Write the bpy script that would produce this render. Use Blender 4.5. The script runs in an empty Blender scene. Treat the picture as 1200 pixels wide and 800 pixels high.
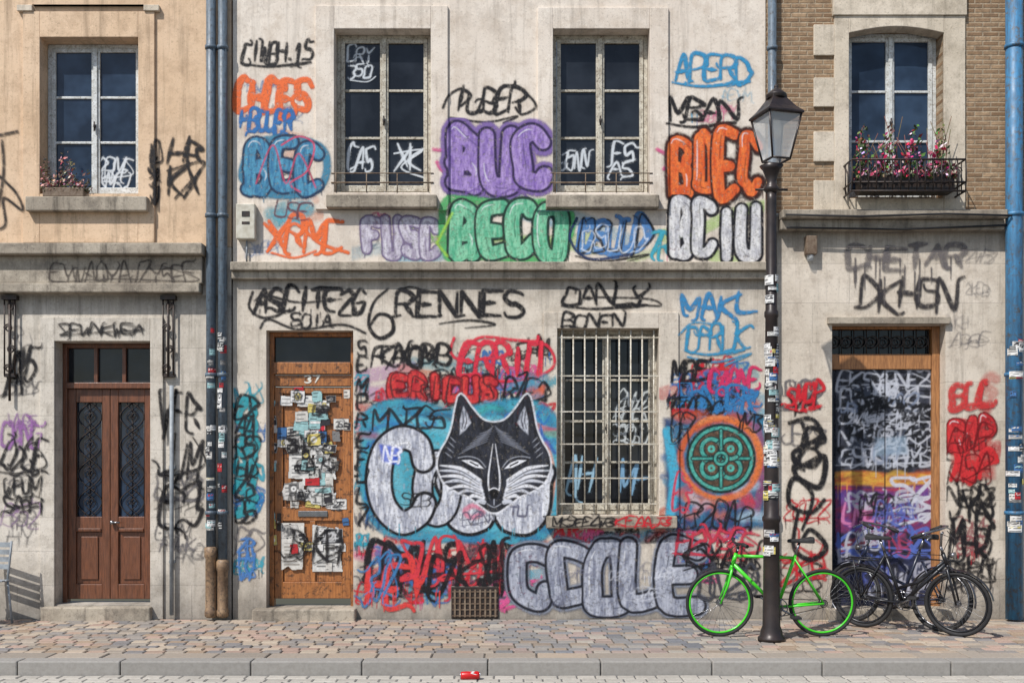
import bpy, math, random
import numpy as np
from mathutils import Vector
random.seed(7)
D=11.0; F=1210.0; EH=1.6; HY=549.0
def X(px,y=0.0): return (px-600)*(D+y)/F
def Z(py,y=0.0): return EH+(HY-py)*(D+y)/F
SC=bpy.context.scene; COL=SC.collection
def L(c): return c/12.92 if c<=0.04045 else ((c+0.055)/1.055)**2.4
def C(r,g,b): return (L(r/255),L(g/255),L(b/255))
def C4(r,g,b): return C(r,g,b)+(1.0,)
# ------------------------------------------------------------------ node helper
class NT:
    def __init__(s,name):
        s.m=bpy.data.materials.new(name); s.m.use_nodes=True; s.t=s.m.node_tree; s.t.nodes.clear()
        s.out=s.n('ShaderNodeOutputMaterial'); s.b=s.n('ShaderNodeBsdfPrincipled'); s.l(s.b.outputs[0],s.out.inputs[0])
        s.co=s.n('ShaderNodeTexCoord').outputs['Object']
    def n(s,t): return s.t.nodes.new(t)
    def l(s,a,b): s.t.links.new(a,b)
    def st(s,sock,v):
        if isinstance(v,bpy.types.NodeSocket): s.l(v,sock)
        else: sock.default_value=v
    def noise(s,scale,detail=4,rough=.6,vec=None):
        n=s.n('ShaderNodeTexNoise'); s.l(vec or s.co,n.inputs['Vector']); n.inputs['Scale'].default_value=scale
        n.inputs['Detail'].default_value=detail; n.inputs['Roughness'].default_value=rough; return n.outputs[0]
    def mapv(s,sc=(1,1,1),vec=None,loc=(0,0,0)):
        n=s.n('ShaderNodeMapping'); s.l(vec or s.co,n.inputs[0]); n.inputs['Scale'].default_value=sc; n.inputs['Location'].default_value=loc; return n.outputs[0]
    def mr(s,v,a,b,c=0.,d=1.):
        n=s.n('ShaderNodeMapRange'); s.st(n.inputs[0],v)
        for i,q in enumerate((a,b,c,d)): n.inputs[i+1].default_value=q
        return n.outputs[0]
    def mix(s,f,a,b,bl='MIX'):
        n=s.n('ShaderNodeMix'); n.data_type='RGBA'; n.blend_type=bl; s.st(n.inputs[0],f); s.st(n.inputs[6],a); s.st(n.inputs[7],b); return n.outputs[2]
    def ma(s,op,a,b=0.):
        n=s.n('ShaderNodeMath'); n.operation=op; s.st(n.inputs[0],a); s.st(n.inputs[1],b); return n.outputs[0]
    def bump(s,h,st,dist=.01):
        n=s.n('ShaderNodeBump'); n.inputs['Strength'].default_value=st; n.inputs['Distance'].default_value=dist; s.l(h,n.inputs['Height']); s.l(n.outputs[0],s.b.inputs['Normal'])
    def fin(s,col,rough=.8,metal=0.,spec=.5):
        s.st(s.b.inputs['Base Color'],col); s.st(s.b.inputs['Roughness'],rough); s.b.inputs['Metallic'].default_value=metal
        s.b.inputs['Specular IOR Level'].default_value=spec; return s.m
def c4(c): return tuple(c)+(1.0,)
def surf(name,c1,c2=None,scale=8,rough=.7,metal=0,bump=.2,bs=60,spec=.5,streak=None,c3=None):
    t=NT(name); c2=c2 or tuple(x*.7 for x in c1)
    v=t.mapv(streak) if streak else None
    f=t.mr(t.noise(scale,6,.65,v),.35,.65)
    col=t.mix(f,c4(c1),c4(c2))
    if c3: col=t.mix(t.mr(t.noise(scale*3.3,7,.75),.52,.62),col,c4(c3))
    r=t.mr(t.noise(scale*2,3),.3,.7,max(0,rough-.12),min(1,rough+.12))
    if bump: t.bump(t.noise(bs,5,.6,v),bump,.004)
    return t.fin(col,r,metal,spec)
def plaster(name,c1,c2,c3,block=None,dirtz=(0,1.0),dirt=.55,ledge=(),joint=.6,bmp=.35,stain=.5):
    t=NT(name)
    big=t.mr(t.noise(.9,6,.65),.38,.62)
    col=t.mix(big,c4(c1),c4(c2))
    med=t.mr(t.noise(4.5,8,.72),.48,.66)
    col=t.mix(t.ma('MULTIPLY',med,.65),col,c4(c3))
    pat=t.mr(t.noise(1.6,9,.78,t.mapv((1,1,1),None,(7,3,2))),.55,.57)
    col=t.mix(t.ma('MULTIPLY',pat,.32),col,c4(tuple(x*.72 for x in c2)))
    st=t.mr(t.noise(1.0,7,.7,t.mapv((9,1,.55))),.52,.72)
    col=t.mix(t.ma('MULTIPLY',st,stain),col,c4(tuple(x*.42 for x in c3)))
    sp=t.mr(t.noise(38,4,.7),.56,.7)
    col=t.mix(t.ma('MULTIPLY',sp,.5),col,c4(tuple(x*.45 for x in c3)))
    pit=t.mr(t.noise(95,2,.6),.66,.72)
    col=t.mix(t.ma('MULTIPLY',pit,.55),col,c4(tuple(x*.3 for x in c3)))
    lt=t.mr(t.noise(17,6,.75,t.mapv((1,1,1),None,(3,9,5))),.6,.66)
    col=t.mix(t.ma('MULTIPLY',lt,.4),col,c4(tuple(min(.9,x*1.25) for x in c1)))
    sx=t.n('ShaderNodeSeparateXYZ'); t.l(t.co,sx.inputs[0]); z=sx.outputs[2]
    wob=t.ma('MULTIPLY',t.ma('SUBTRACT',t.noise(3,6,.75,t.mapv((1,1,.6))),.5),1.3)
    zz=t.ma('ADD',z,wob)
    d=t.mr(zz,dirtz[0],dirtz[1],dirt,0)
    col=t.mix(d,col,c4((.075,.068,.06)))
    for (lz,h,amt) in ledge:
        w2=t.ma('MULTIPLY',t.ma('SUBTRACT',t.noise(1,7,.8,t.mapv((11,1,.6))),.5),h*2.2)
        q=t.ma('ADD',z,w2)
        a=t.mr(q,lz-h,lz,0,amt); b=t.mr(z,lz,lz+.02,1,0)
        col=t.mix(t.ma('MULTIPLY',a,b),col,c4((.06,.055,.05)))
    h=t.ma('ADD',t.noise(14,8,.7),t.ma('MULTIPLY',t.noise(120,3,.7),.4))
    if block:
        cb=t.n('ShaderNodeCombineXYZ'); t.l(sx.outputs[0],cb.inputs[0]); t.l(z,cb.inputs[1])
        br=t.n('ShaderNodeTexBrick'); t.l(cb.outputs[0],br.inputs[0])
        br.inputs['Scale'].default_value=1; br.inputs['Brick Width'].default_value=block[0]; br.inputs['Row Height'].default_value=block[1]
        br.inputs['Mortar Size'].default_value=block[2]; br.inputs['Mortar Smooth'].default_value=.4
        k=1-joint*.45
        br.inputs['Color1'].default_value=(1,1,1,1); br.inputs['Color2'].default_value=(k,k,k*.99,1) ; br.inputs['Mortar'].default_value=(1-joint,)*3+(1,)
        col=t.mix(1.0,col,br.outputs[0],'MULTIPLY')
        h=t.ma('SUBTRACT',h,t.ma('MULTIPLY',br.outputs[1],joint*2))
    t.bump(h,bmp,.012)
    return t.fin(col,.9,0,.25)
# ------------------------------------------------------------------ mesh helper
class MB:
    def __init__(s): s.v=[];s.f=[];s.sm=[];s.c=[]
    def add(s,vs,fs,sm=False,col=None):
        o=len(s.v); s.v+=[tuple(v) for v in vs]; s.f+=[tuple(i+o for i in f) for f in fs]
        s.sm+=([sm]*len(fs) if isinstance(sm,bool) else sm); s.c+=[(col or (1,1,1))+(1.,)]*len(vs); return s
    def box(s,x0,x1,y0,y1,z0,z1,col=None):
        v=[(x,y,z) for z in (z0,z1) for y in (y0,y1) for x in (x0,x1)]
        return s.add(v,[(0,2,3,1),(4,5,7,6),(0,1,5,4),(2,6,7,3),(0,4,6,2),(1,3,7,5)],False,col)
    def pb(s,px0,py0,px1,py1,y0,y1): return s.box(X(px0),X(px1),y0,y1,Z(py1),Z(py0))
    def tube(s,pts,r,n=8,closed=False,caps=True):
        P=[Vector(p) for p in pts]; m=len(P); rs=r if isinstance(r,(list,tuple)) else [r]*m
        vs=[];nrm=None
        for i,p in enumerate(P):
            if closed: t=(P[(i+1)%m]-P[i-1])
            else: t=(P[min(i+1,m-1)]-P[max(i-1,0)])
            t.normalize()
            if nrm is None:
                a=Vector((0,0,1)) if abs(t.z)<.9 else Vector((1,0,0)); nrm=t.cross(a).normalized()
            else:
                nrm=(nrm-t*nrm.dot(t))
                if nrm.length<1e-6: nrm=t.orthogonal()
                nrm.normalize()
            b=t.cross(nrm)
            for k in range(n):
                an=2*math.pi*k/n; vs.append(p+(nrm*math.cos(an)+b*math.sin(an))*rs[i])
        fs=[]
        for i in range(m if closed else m-1):
            j=(i+1)%m
            for k in range(n):
                k2=(k+1)%n; fs.append((i*n+k,j*n+k,j*n+k2,i*n+k2)) 
        sm=[True]*len(fs)
        if not closed and caps: fs+= [tuple(range(n)),tuple(range((m-1)*n,m*n))[::-1]]; sm+=[False,False]
        return s.add(vs,[f[::-1] for f in fs],sm)
    def torus(s,c,R,r,n=48,k=8):
        return s.tube([(c[0]+R*math.cos(2*math.pi*i/n),c[1],c[2]+R*math.sin(2*math.pi*i/n)) for i in range(n)],r,k,closed=True)
    def lathe(s,prof,cx,cy,n=24,flat=False,rot=0):
        vs=[];fs=[]
        for (r,z) in prof:
            for k in range(n):
                a=2*math.pi*k/n+rot; vs.append((cx+r*math.cos(a),cy+r*math.sin(a),z))
        for i in range(len(prof)-1):
            for k in range(n):
                k2=(k+1)%n; fs.append((i*n+k,i*n+k2,(i+1)*n+k2,(i+1)*n+k))
        sm=[not flat]*len(fs)
        fs+=[tuple(range(n))[::-1],tuple(range((len(prof)-1)*n,len(prof)*n))]; sm+=[False,False]
        return s.add(vs,fs,sm)
    def prism(s,pts,y0,y1):
        n=len(pts); v=[(x,y0,z) for x,z in pts]+[(x,y1,z) for x,z in pts]
        ar=sum(pts[i][0]*pts[(i+1)%n][1]-pts[(i+1)%n][0]*pts[i][1] for i in range(n))
        fs=[tuple(range(n)),tuple(range(n,2*n))[::-1]]+[(i,i+n,(i+1)%n+n,(i+1)%n) for i in range(n)]
        if ar<0: fs=[f[::-1] for f in fs]
        return s.add(v,fs)
    def build(s,name,mat,parent=None,bevel=0,label=None,local=False,colattr=False):
        me=bpy.data.meshes.new(name); me.from_pydata(s.v,[],s.f); me.polygons.foreach_set('use_smooth',s.sm)
        if colattr:
            a=me.color_attributes.new('Col','FLOAT_COLOR','POINT'); a.data.foreach_set('color',np.array(s.c,dtype=np.float32).ravel())
        me.update(); me.materials.append(mat)
        return link(name,me,parent,bevel,label,local)
def link(name,me,parent,bevel=0,label=None,local=False):
    o=bpy.data.objects.new(name,me); COL.objects.link(o)
    if parent is not None:
        o.parent=parent
        if parent.type=='EMPTY' and not local: o.location=-Vector(parent.location)
    if bevel:
        b=o.modifiers.new('Bevel','BEVEL'); b.width=bevel; b.segments=2; b.limit_method='ANGLE'
    if label: o['label']=label
    return o
def thing(name,label,cat,loc=(0,0,0),rot=(0,0,0),group=None):
    o=bpy.data.objects.new(name,None); COL.objects.link(o); o.location=loc; o.rotation_euler=rot; o.empty_display_size=.2
    o['label']=label; o['category']=cat
    if group: o['group']=group
    return o
def wall(parent,name,mat,rect,holes,y0=0.,y1=.3,label=None):
    x0,z0,x1,z1=rect; xs=sorted({x0,x1}|{h[0] for h in holes}|{h[2] for h in holes}); zs=sorted({z0,z1}|{h[1] for h in holes}|{h[3] for h in holes})
    m=MB()
    vid={}
    vs=[];fs=[]
    def V(x,y,z):
        k=(x,y,z)
        if k not in vid: vid[k]=len(vs); vs.append(k)
        return vid[k]
    for i in range(len(xs)-1):
        for j in range(len(zs)-1):
            cx=(xs[i]+xs[i+1])/2; cz=(zs[j]+zs[j+1])/2
            if any(h[0]<cx<h[2] and h[1]<cz<h[3] for h in holes): continue
            a,b,c,d=xs[i],xs[i+1],zs[j],zs[j+1]
            fs.append((V(a,y0,c),V(b,y0,c),V(b,y0,d),V(a,y0,d))); fs.append((V(a,y1,c),V(a,y1,d),V(b,y1,d),V(b,y1,c)))
    for h in list(holes):
        a,c,b,d=h
        fs+=[(V(a,y0,c),V(a,y0,d),V(a,y1,d),V(a,y1,c)),(V(b,y0,c),V(b,y1,c),V(b,y1,d),V(b,y0,d)),(V(a,y0,d),V(b,y0,d),V(b,y1,d),V(a,y1,d)),(V(a,y0,c),V(a,y1,c),V(b,y1,c),V(b,y0,c))]
    a,c,b,d=rect
    fs+=[(V(a,y0,c),V(a,y1,c),V(a,y1,d),V(a,y0,d)),(V(b,y0,c),V(b,y0,d),V(b,y1,d),V(b,y1,c)),(V(a,y0,d),V(a,y1,d),V(b,y1,d),V(b,y0,d))]
    m.add(vs,fs); return m.build(name,mat,parent,label=label)
def R(px0,py0,px1,py1): return (X(px0),Z(py1),X(px1),Z(py0))
# ------------------------------------------------------------------ spray painter
_tab=np.random.default_rng(3).random((256,256))
def vn(x,y,sx,sy=None,seed=0):
    sy=sy or sx; u=x/sx+seed*17.3; v=y/sy+seed*9.1; i=np.floor(u).astype(int); j=np.floor(v).astype(int); fu=u-i; fv=v-j
    fu=fu*fu*(3-2*fu); fv=fv*fv*(3-2*fv); g=lambda a,b:_tab[a%256,b%256]
    return (g(i,j)*(1-fu)+g(i+1,j)*fu)*(1-fv)+(g(i,j+1)*(1-fu)+g(i+1,j+1)*fu)*fv
def cr(p,n=6,closed=False):
    if len(p)<3 and not closed: return list(p)
    q=[p[-1]]+list(p)+[p[0],p[1]] if closed else [p[0]]+list(p)+[p[-1]]
    o=[]
    for i in range(1,len(q)-2):
        a,b,c,d=q[i-1],q[i],q[i+1],q[i+2]
        for k in range(n):
            t=k/n; o.append(tuple(.5*(2*b[m]+(c[m]-a[m])*t+(2*a[m]-5*b[m]+4*c[m]-d[m])*t*t+(3*b[m]-a[m]-3*c[m]+d[m])*t**3) for m in (0,1)))
    o.append(tuple(q[-2])); return o
def circ(cx,cy,r,a0=0,a1=360,n=28,ry=None):
    ry=ry or r
    return [(cx+r*math.cos(math.radians(a0+(a1-a0)*i/n)),cy+ry*math.sin(math.radians(a0+(a1-a0)*i/n))) for i in range(n+1)]
DRAPE=[]; HOLES=[]
class Paint:
    def __init__(s,x0,y0,x1,y1,res=1.0):
        s.x0,s.y0,s.r=x0,y0,res; s.w=int((x1-x0)/res)+1; s.h=int((y1-y0)/res)+1
        s.gx,s.gy=np.meshgrid(x0+np.arange(s.w)*res,y0+np.arange(s.h)*res); s.c=np.zeros((s.h,s.w,3)); s.a=np.zeros((s.h,s.w))
    def sl(s,x0,y0,x1,y1):
        i0=max(0,int((x0-s.x0)/s.r)); i1=min(s.w,int((x1-s.x0)/s.r)+2); j0=max(0,int((y0-s.y0)/s.r)); j1=min(s.h,int((y1-s.y0)/s.r)+2)
        return (slice(j0,max(j0,j1)),slice(i0,max(i0,i1)))
    def comp(s,sl,m,col):
        a=s.a[sl]; na=m+a*(1-m); c=s.c[sl]; col=np.asarray(col,dtype=float)
        s.c[sl]=(col*m[...,None]+c*(a*(1-m))[...,None])/np.maximum(na,1e-9)[...,None]; s.a[sl]=na
    def sd(s,polys,w):
        if isinstance(polys[0][0],(int,float)): polys=[polys]
        wm=max(w) if isinstance(w,(tuple,list)) else w
        pad=wm/2+7
        xs=[q[0] for p in polys for q in p]; ys=[q[1] for p in polys for q in p]
        S=s.sl(min(xs)-pad,min(ys)-pad,max(xs)+pad,max(ys)+pad); oj,oi=S[0].start,S[1].start
        sd=np.full(s.gx[S].shape,99.0)
        if sd.size==0: return S,sd,pad
        for p in polys:
            n=len(p)-1
            if n<1: p=[p[0],(p[0][0]+.01,p[0][1])]; n=1
            for k in range(n):
                ax,ay=p[k];bx,by=p[k+1]
                T=s.sl(min(ax,bx)-pad,min(ay,by)-pad,max(ax,bx)+pad,max(ay,by)+pad)
                gx=s.gx[T];gy=s.gy[T]
                if gx.size==0: continue
                dx,dy=bx-ax,by-ay; l2=dx*dx+dy*dy+1e-9
                t=np.clip(((gx-ax)*dx+(gy-ay)*dy)/l2,0,1); d=np.hypot(gx-ax-t*dx,gy-ay-t*dy)
                if isinstance(w,(tuple,list)):
                    u=(k+t)/n*(len(w)-1); ww=np.interp(u,range(len(w)),w)
                else: ww=w
                U=(slice(T[0].start-oj,T[0].stop-oj),slice(T[1].start-oi,T[1].stop-oi))
                sd[U]=np.minimum(sd[U],d-ww/2)
        return S,sd,pad
    def stroke(s,polys,w,col,a=1.,soft=1.3,spray=0,col2=None,sx=6,sy=6):
        S,sd,pad=s.sd(polys,w)
        if sd.size==0: return
        m=np.clip(.5-sd/soft,0,1)*a
        gx,gy=s.gx[S],s.gy[S]
        if spray: m=np.maximum(m,a*.5*np.exp(-np.maximum(sd,0)/spray)*np.clip(vn(gx,gy,1.1)*2.4-1,0,1)*(sd<6.5))
        m=np.maximum(m,1e-4)
        if col2 is not None:
            n=np.clip((vn(gx,gy,sx,sy,3)*.6+vn(gx,gy,sx*.4,sy*.4,5)*.4-.25)*2,0,1)[...,None]; col=np.array(col)*(1-n)+np.array(col2)*n
        s.comp(S,m,col)
    def fill(s,p,col,a=1.,soft=1.2,col2=None,sx=6,sy=6):
        q=list(p)+[p[0]]; S,sd,pad=s.sd(q,0); gx,gy=s.gx[S],s.gy[S]
        if gx.size==0: return
        ins=np.zeros(gx.shape,bool)
        for k in range(len(q)-1):
            (ax,ay),(bx,by)=q[k],q[k+1]
            if ay==by: continue
            ins^=((ay>gy)!=(by>gy))&(gx<(bx-ax)*(gy-ay)/(by-ay)+ax)
        d=np.where(ins,-np.minimum(sd,50),sd); m=np.maximum(np.clip(.5-d/soft,0,1)*a,1e-4*(d<4))
        if col2 is not None:
            n=np.clip((vn(gx,gy,sx,sy,3)*.6+vn(gx,gy,sx*.4,sy*.4,5)*.4-.25)*2,0,1)[...,None]; col=np.array(col)*(1-n)+np.array(col2)*n
        s.comp(S,m,col)
    def emit(s,name,parent,y,mat,label=None,drape=False):
        if drape:
            for (x0,y0,x1,y1) in HOLES: s.a[(s.gx>x0-.6)&(s.gx<x1+.6)&(s.gy>y0-.6)&(s.gy<y1+.6)]=0
        a=s.a; cell=np.maximum(np.maximum(a[:-1,:-1],a[1:,:-1]),np.maximum(a[:-1,1:],a[1:,1:]))>.03
        jj,ii=np.nonzero(cell)
        if len(jj)==0: return None
        W=s.w; q=np.stack([(jj+1)*W+ii,(jj+1)*W+ii+1,jj*W+ii+1,jj*W+ii],1).ravel()
        u,inv=np.unique(q,return_inverse=True)
        gx=s.gx.ravel()[u]; gy=s.gy.ravel()[u]; yy=np.full(gx.shape,float(y))
        if drape:
            for (x0,y0,x1,y1,pr) in DRAPE: yy[(gx>x0-1.2)&(gx<x1+1.2)&(gy>y0-1.2)&(gy<y1+1.2)]=y-pr
        k=(D+yy)/F
        co=np.stack([(gx-600)*k,yy,EH+(HY-gy)*k],1).astype(np.float32)
        me=bpy.data.meshes.new(name); me.vertices.add(len(u)); me.vertices.foreach_set('co',co.ravel())
        nf=len(jj); me.loops.add(nf*4); me.loops.foreach_set('vertex_index',inv.astype(np.int32).ravel()); me.polygons.add(nf)
        me.polygons.foreach_set('loop_start',np.arange(0,nf*4,4,dtype=np.int32)); me.update(calc_edges=True); me.validate()
        cc=np.concatenate([s.c.reshape(-1,3)[u],a.ravel()[u][:,None]],1).astype(np.float32)
        at=me.color_attributes.new('Col','FLOAT_COLOR','POINT'); at.data.foreach_set('color',cc.ravel()); me.materials.append(mat)
        return link(name,me,parent,0,label)
G={'A':"003860|1353",'B':"00084866554404|4462504000",'C':"6748180602104061",'D':"00083865633000",'E':"68080060|0444",'F':"680800|0444",
'G':"67481806021040616434",'H':"0800|6860|0464",'I':"3830",'J':"5852301002",'K':"0800|680460",'L':"080060",'M':"0008336860",'N':"00086068",
'O':"38180602105062665838",'P':"000848665504",'Q':"38180602105062665838|3260",'R':"00084866554404|3460",'S':"67481806244462501001",'T':"0868|3830",'U':"080210506268",
'V':"083068",'W':"0820354068",'X':"0860|6800",'Y':"083468|3430",'Z':"08680060",'0':"38180602105062665838",'1':"163830",'2':"06284866440060",'3':"0748664462401001",
'5':"68080545624000",'6':"67380402105062543404",'7':"086820",'8':"340608386654310010506234",'9':"64340607385866624010",'.':"3031",'-':"1454"}
CURV=set("BCDGJOPRSUQ0235689")
def glyph(ch):
    return [[(int(g[i])/6,1-int(g[i+1])/8) for i in range(0,len(g)-1,2)] for g in G.get(ch,G['S']).split('|')]
def letters(text,box,jit,slant,rnd,adv=1.35,smooth=None,bounce=0):
    x0,y0,x1,y1=box; n=len(text); tot=n*adv-(adv-1); cw=(x1-x0)/tot; out=[]
    for i,ch in enumerate(text):
        if ch==' ': out.append([]); continue
        bx=x0+i*adv*cw; dy=rnd.uniform(-bounce,bounce)*(y1-y0); hs=1+rnd.uniform(-bounce,bounce)
        ps=[]
        for st in glyph(ch):
            q=[]
            for (a,b) in st:
                yy=y0+dy+(b*hs+(1-hs)*.5)*(y1-y0)+rnd.uniform(-jit,jit)*(y1-y0)*.1; xx=bx+a*cw+rnd.uniform(-jit,jit)*cw*.14+slant*(y1-yy)
                q.append((xx,yy))
            if (ch in CURV) if smooth is None else smooth: q=cr(q,5)
            ps.append(q)
        out.append(ps)
    return out
def T(p,text,box,w,col,slant=.14,jit=.6,a=.95,soft=1.4,seed=1,smooth=True,adv=1.08,spray=.9,swoosh=False,bounce=.12,hook=True):
    rnd=random.Random(seed); ls=letters(text,box,jit,slant,rnd,adv,smooth,bounce); h=box[3]-box[1]; w*=1.1
    for ps in ls:
        for q in ps:
            q=list(q)
            if hook and len(q)>2 and rnd.random()<.65:
                (ax,ay),(bx,by)=q[-2],q[-1]; an=math.atan2(by-ay,bx-ax); s=rnd.choice((-1,1))*.45; st=h*.1
                for k in range(3): an+=s; bx+=st*math.cos(an); by+=st*math.sin(an); q.append((bx,by))
            if hook and len(q)>2 and rnd.random()<.4:
                (ax,ay),(bx,by)=q[1],q[0]; an=math.atan2(by-ay,bx-ax); s=rnd.choice((-1,1))*.5; st=h*.08
                for k in range(3): an+=s; bx+=st*math.cos(an); by+=st*math.sin(an); q.insert(0,(bx,by))
            p.stroke(q,(w*.7,w*1.35,w*.55),col,a,soft,spray)
    x0,y0,x1,y1=box
    if swoosh:
        p.stroke(cr([(x0-2,y1+h*.1),(x0+(x1-x0)*.4,y1+h*.28),(x1,y1+h*.05),(x1-(x1-x0)*.3,y1+h*.3)],8),(w*.5,w,w*.3),col,a,soft,spray)
def scrawl(p,box,w,col,seed,n=7,a=.92,soft=1.3,rows=1,spray=.8):
    rnd=random.Random(seed); x0,y0,x1,y1=box; al="SRKNEAMBGZHWJ5382QFY"
    for r in range(rows):
        ya=y0+(y1-y0)*r/rows; yb=y0+(y1-y0)*(r+1)/rows-(1 if rows>1 else 0); k=max(2,int(round(n*.7)))
        tx=''.join(rnd.choice(al) for _ in range(k))
        T(p,tx,(x0,ya,x1-.15*(yb-ya),yb),w,col,rnd.uniform(.0,.25),1.25,a,soft,rnd.randint(0,9999),True,.98,spray,False,.14)
        if rnd.random()<.6:
            p.stroke(cr([(x0+rnd.uniform(-3,3),yb),(x0+(x1-x0)*.4,yb-(yb-ya)*rnd.uniform(-.1,.3)),(x1,yb-(yb-ya)*rnd.uniform(0,.8)),(x1-(x1-x0)*.25,ya)],8),(w*.4,w*.9,w*.4),col,a,soft,spray)
def drips(p,box,col,n,seed,w=1.4,ln=18):
    rnd=random.Random(seed)
    for i in range(n):
        x=rnd.uniform(box[0],box[2]); y=rnd.uniform(box[1],box[3]); p.stroke([(x,y),(x+rnd.uniform(-.5,.5),y+rnd.uniform(.4,1)*ln)],(w,w*.6),col,.8,1)
def haze(p,box,cols,n,seed,w=(8,18),a=(.3,.65)):
    rnd=random.Random(seed); x0,y0,x1,y1=box
    for i in range(n):
        x=rnd.uniform(x0,x1); y=rnd.uniform(y0,y1); l=(x1-x0)*rnd.uniform(.1,.35); an=rnd.uniform(-.4,.4)
        q=[(x+l*t*math.cos(an),y+l*t*math.sin(an)+rnd.uniform(-6,6)) for t in (-.5,0,.5)]
        p.stroke(cr(q,5),rnd.uniform(*w),rnd.choice(cols),rnd.uniform(*a),rnd.uniform(2,6),1.5)
def clutter(p,box,cols,n,seed,hs=(10,24),ws=(1.6,3.4),a=.85):
    rnd=random.Random(seed); x0,y0,x1,y1=box
    for i in range(n):
        h=rnd.uniform(*hs); l=min(h*rnd.uniform(1.4,3.2),(x1-x0)*.95); x=rnd.uniform(x0,max(x0+1,x1-l)); y=rnd.uniform(y0,max(y0+1,y1-h))
        scrawl(p,(x,y,x+l,y+h),rnd.uniform(*ws),rnd.choice(cols),seed*31+i,max(3,int(l/h*2.2)),a=rnd.uniform(a-.3,a))
        if rnd.random()<.3: drips(p,(x,y+h*.7,x+l,y+h),rnd.choice(cols),3,i,1.2,16)
def Bub(p,text,box,fill,fill2,out,th=.38,ow=3,halo=None,seed=1,shine=(.8,.8,.8),bounce=.07,hw=5,jit=.8,sx=3,sy=12,slant=0.,inner=True,pack=.78):
    rnd=random.Random(seed); x0,y0,x1,y1=box; n=len(text); cell=(x1-x0)/n; t=cell*th; sk=cell-t*pack
    ls=letters(text,(x0+t/2+1,y0+t/2+ow,x1-t/2-1,y1-t/2-ow),jit,slant,rnd,cell/sk,True,bounce)
    ls=[q for q in ls if q]
    vw=[(rnd.uniform(.82,1.02),rnd.uniform(1.0,1.25),rnd.uniform(.82,1.05)) for _ in ls]
    if halo: 
        for ps in ls: p.stroke(ps,t+2*ow+2*hw,halo,.9,3,1.4)
    for ps,v in zip(ls,vw): p.stroke(ps,tuple(t*k+2*ow for k in v),out,1,1.6,1.)
    for ps,v in zip(ls,vw):
        o_=rnd.uniform(.75,1.05)
        p.stroke(ps,tuple(t*k+2*ow*o_ for k in v),out,1,1.3,.5)
        p.stroke(ps,tuple(t*k for k in v),fill,1,1.4,0,fill2,sx,sy)
        if inner:
            for q in ps:
                k=len(q)
                if k<3: continue
                for _ in range(3):
                    i1=rnd.randint(0,k-2); e=rnd.uniform(-.25,.25)*t; p.stroke([(a+e,b+e) for a,b in q[i1:i1+3]],rnd.uniform(1,2.6),tuple(c*.9 for c in fill2),.45,1.6)
                if shine: p.stroke([(a-t*.2,b-t*.2) for a,b in q[k//6:k//6+max(2,k//4)]],(.9,1.6,.8),shine,.65,1.1)
                i0=rnd.randint(k//4,k//2); p.stroke([(a+t*.2,b+t*.1) for a,b in q[i0:i0+max(2,k//5)]],1.2,out,.6,1)
    drips(p,(x0,y1-8,x1,y1-2),out,n,seed,1.2,10)
# ------------------------------------------------------------------ materials
def colattr(name,rough=.75,alpha=False,wear=.35,nz=True):
    t=NT(name); a=t.n('ShaderNodeAttribute'); a.attribute_name='Col'
    col=a.outputs['Color']
    if nz: col=t.mix(t.ma('MULTIPLY',t.mr(t.noise(30,5,.7),.4,.7),.4),col,t.mix(1.,col,(.55,.52,.5,1),'MULTIPLY'))
    t.bump(t.ma('ADD',t.noise(14,8,.7),t.ma('MULTIPLY',t.noise(120,3,.7),.4)),.3,.01)
    t.fin(col,rough,0,.3)
    if alpha:
        tr=t.n('ShaderNodeBsdfTransparent'); mx=t.n('ShaderNodeMixShader')
        w=t.mr(t.noise(26,7,.75),.50,.68,1.,1-wear*1.6); w=t.ma('MAXIMUM',w,.15)
        f=t.ma('MULTIPLY',a.outputs['Alpha'],w)
        t.l(f,mx.inputs[0]); t.l(tr.outputs[0],mx.inputs[1]); t.l(t.b.outputs[0],mx.inputs[2]); t.l(mx.outputs[0],t.out.inputs[0])
    return t.m
M={}
M['spray']=colattr('spray_paint',.65,True,.45)
M['glasspaint']=colattr('paint_on_glass',.6,True,.1)
M['sticker']=colattr('sticker_paper',.55)
M['leafy']=colattr('leaf_and_petal',.6,nz=False)
M['setts']=colattr('granite_setts',.85)
M['mid_up']=plaster('cream_render',C(226,215,201),C(212,199,184),C(186,170,152),dirtz=(-9,-8),ledge=((Z(310),.35,.55),),stain=.5)
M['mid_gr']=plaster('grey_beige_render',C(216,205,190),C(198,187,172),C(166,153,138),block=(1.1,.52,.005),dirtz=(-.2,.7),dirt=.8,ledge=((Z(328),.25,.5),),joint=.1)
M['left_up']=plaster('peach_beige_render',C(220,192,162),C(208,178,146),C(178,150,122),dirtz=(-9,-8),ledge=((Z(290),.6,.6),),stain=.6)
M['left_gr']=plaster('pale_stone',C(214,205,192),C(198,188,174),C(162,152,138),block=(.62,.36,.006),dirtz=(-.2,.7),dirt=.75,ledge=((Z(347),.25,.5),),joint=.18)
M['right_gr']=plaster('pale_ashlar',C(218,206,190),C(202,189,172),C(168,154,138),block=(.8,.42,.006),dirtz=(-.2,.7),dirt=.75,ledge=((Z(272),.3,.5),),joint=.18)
M['trim']=plaster('weathered_limestone',C(212,199,180),C(194,181,161),C(152,140,122),dirtz=(-9,-8),bmp=.45)
M['dirtytrim']=plaster('blackened_limestone',C(180,169,152),C(148,137,122),C(90,83,75),dirtz=(-9,-8),bmp=.5,stain=.8)
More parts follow.
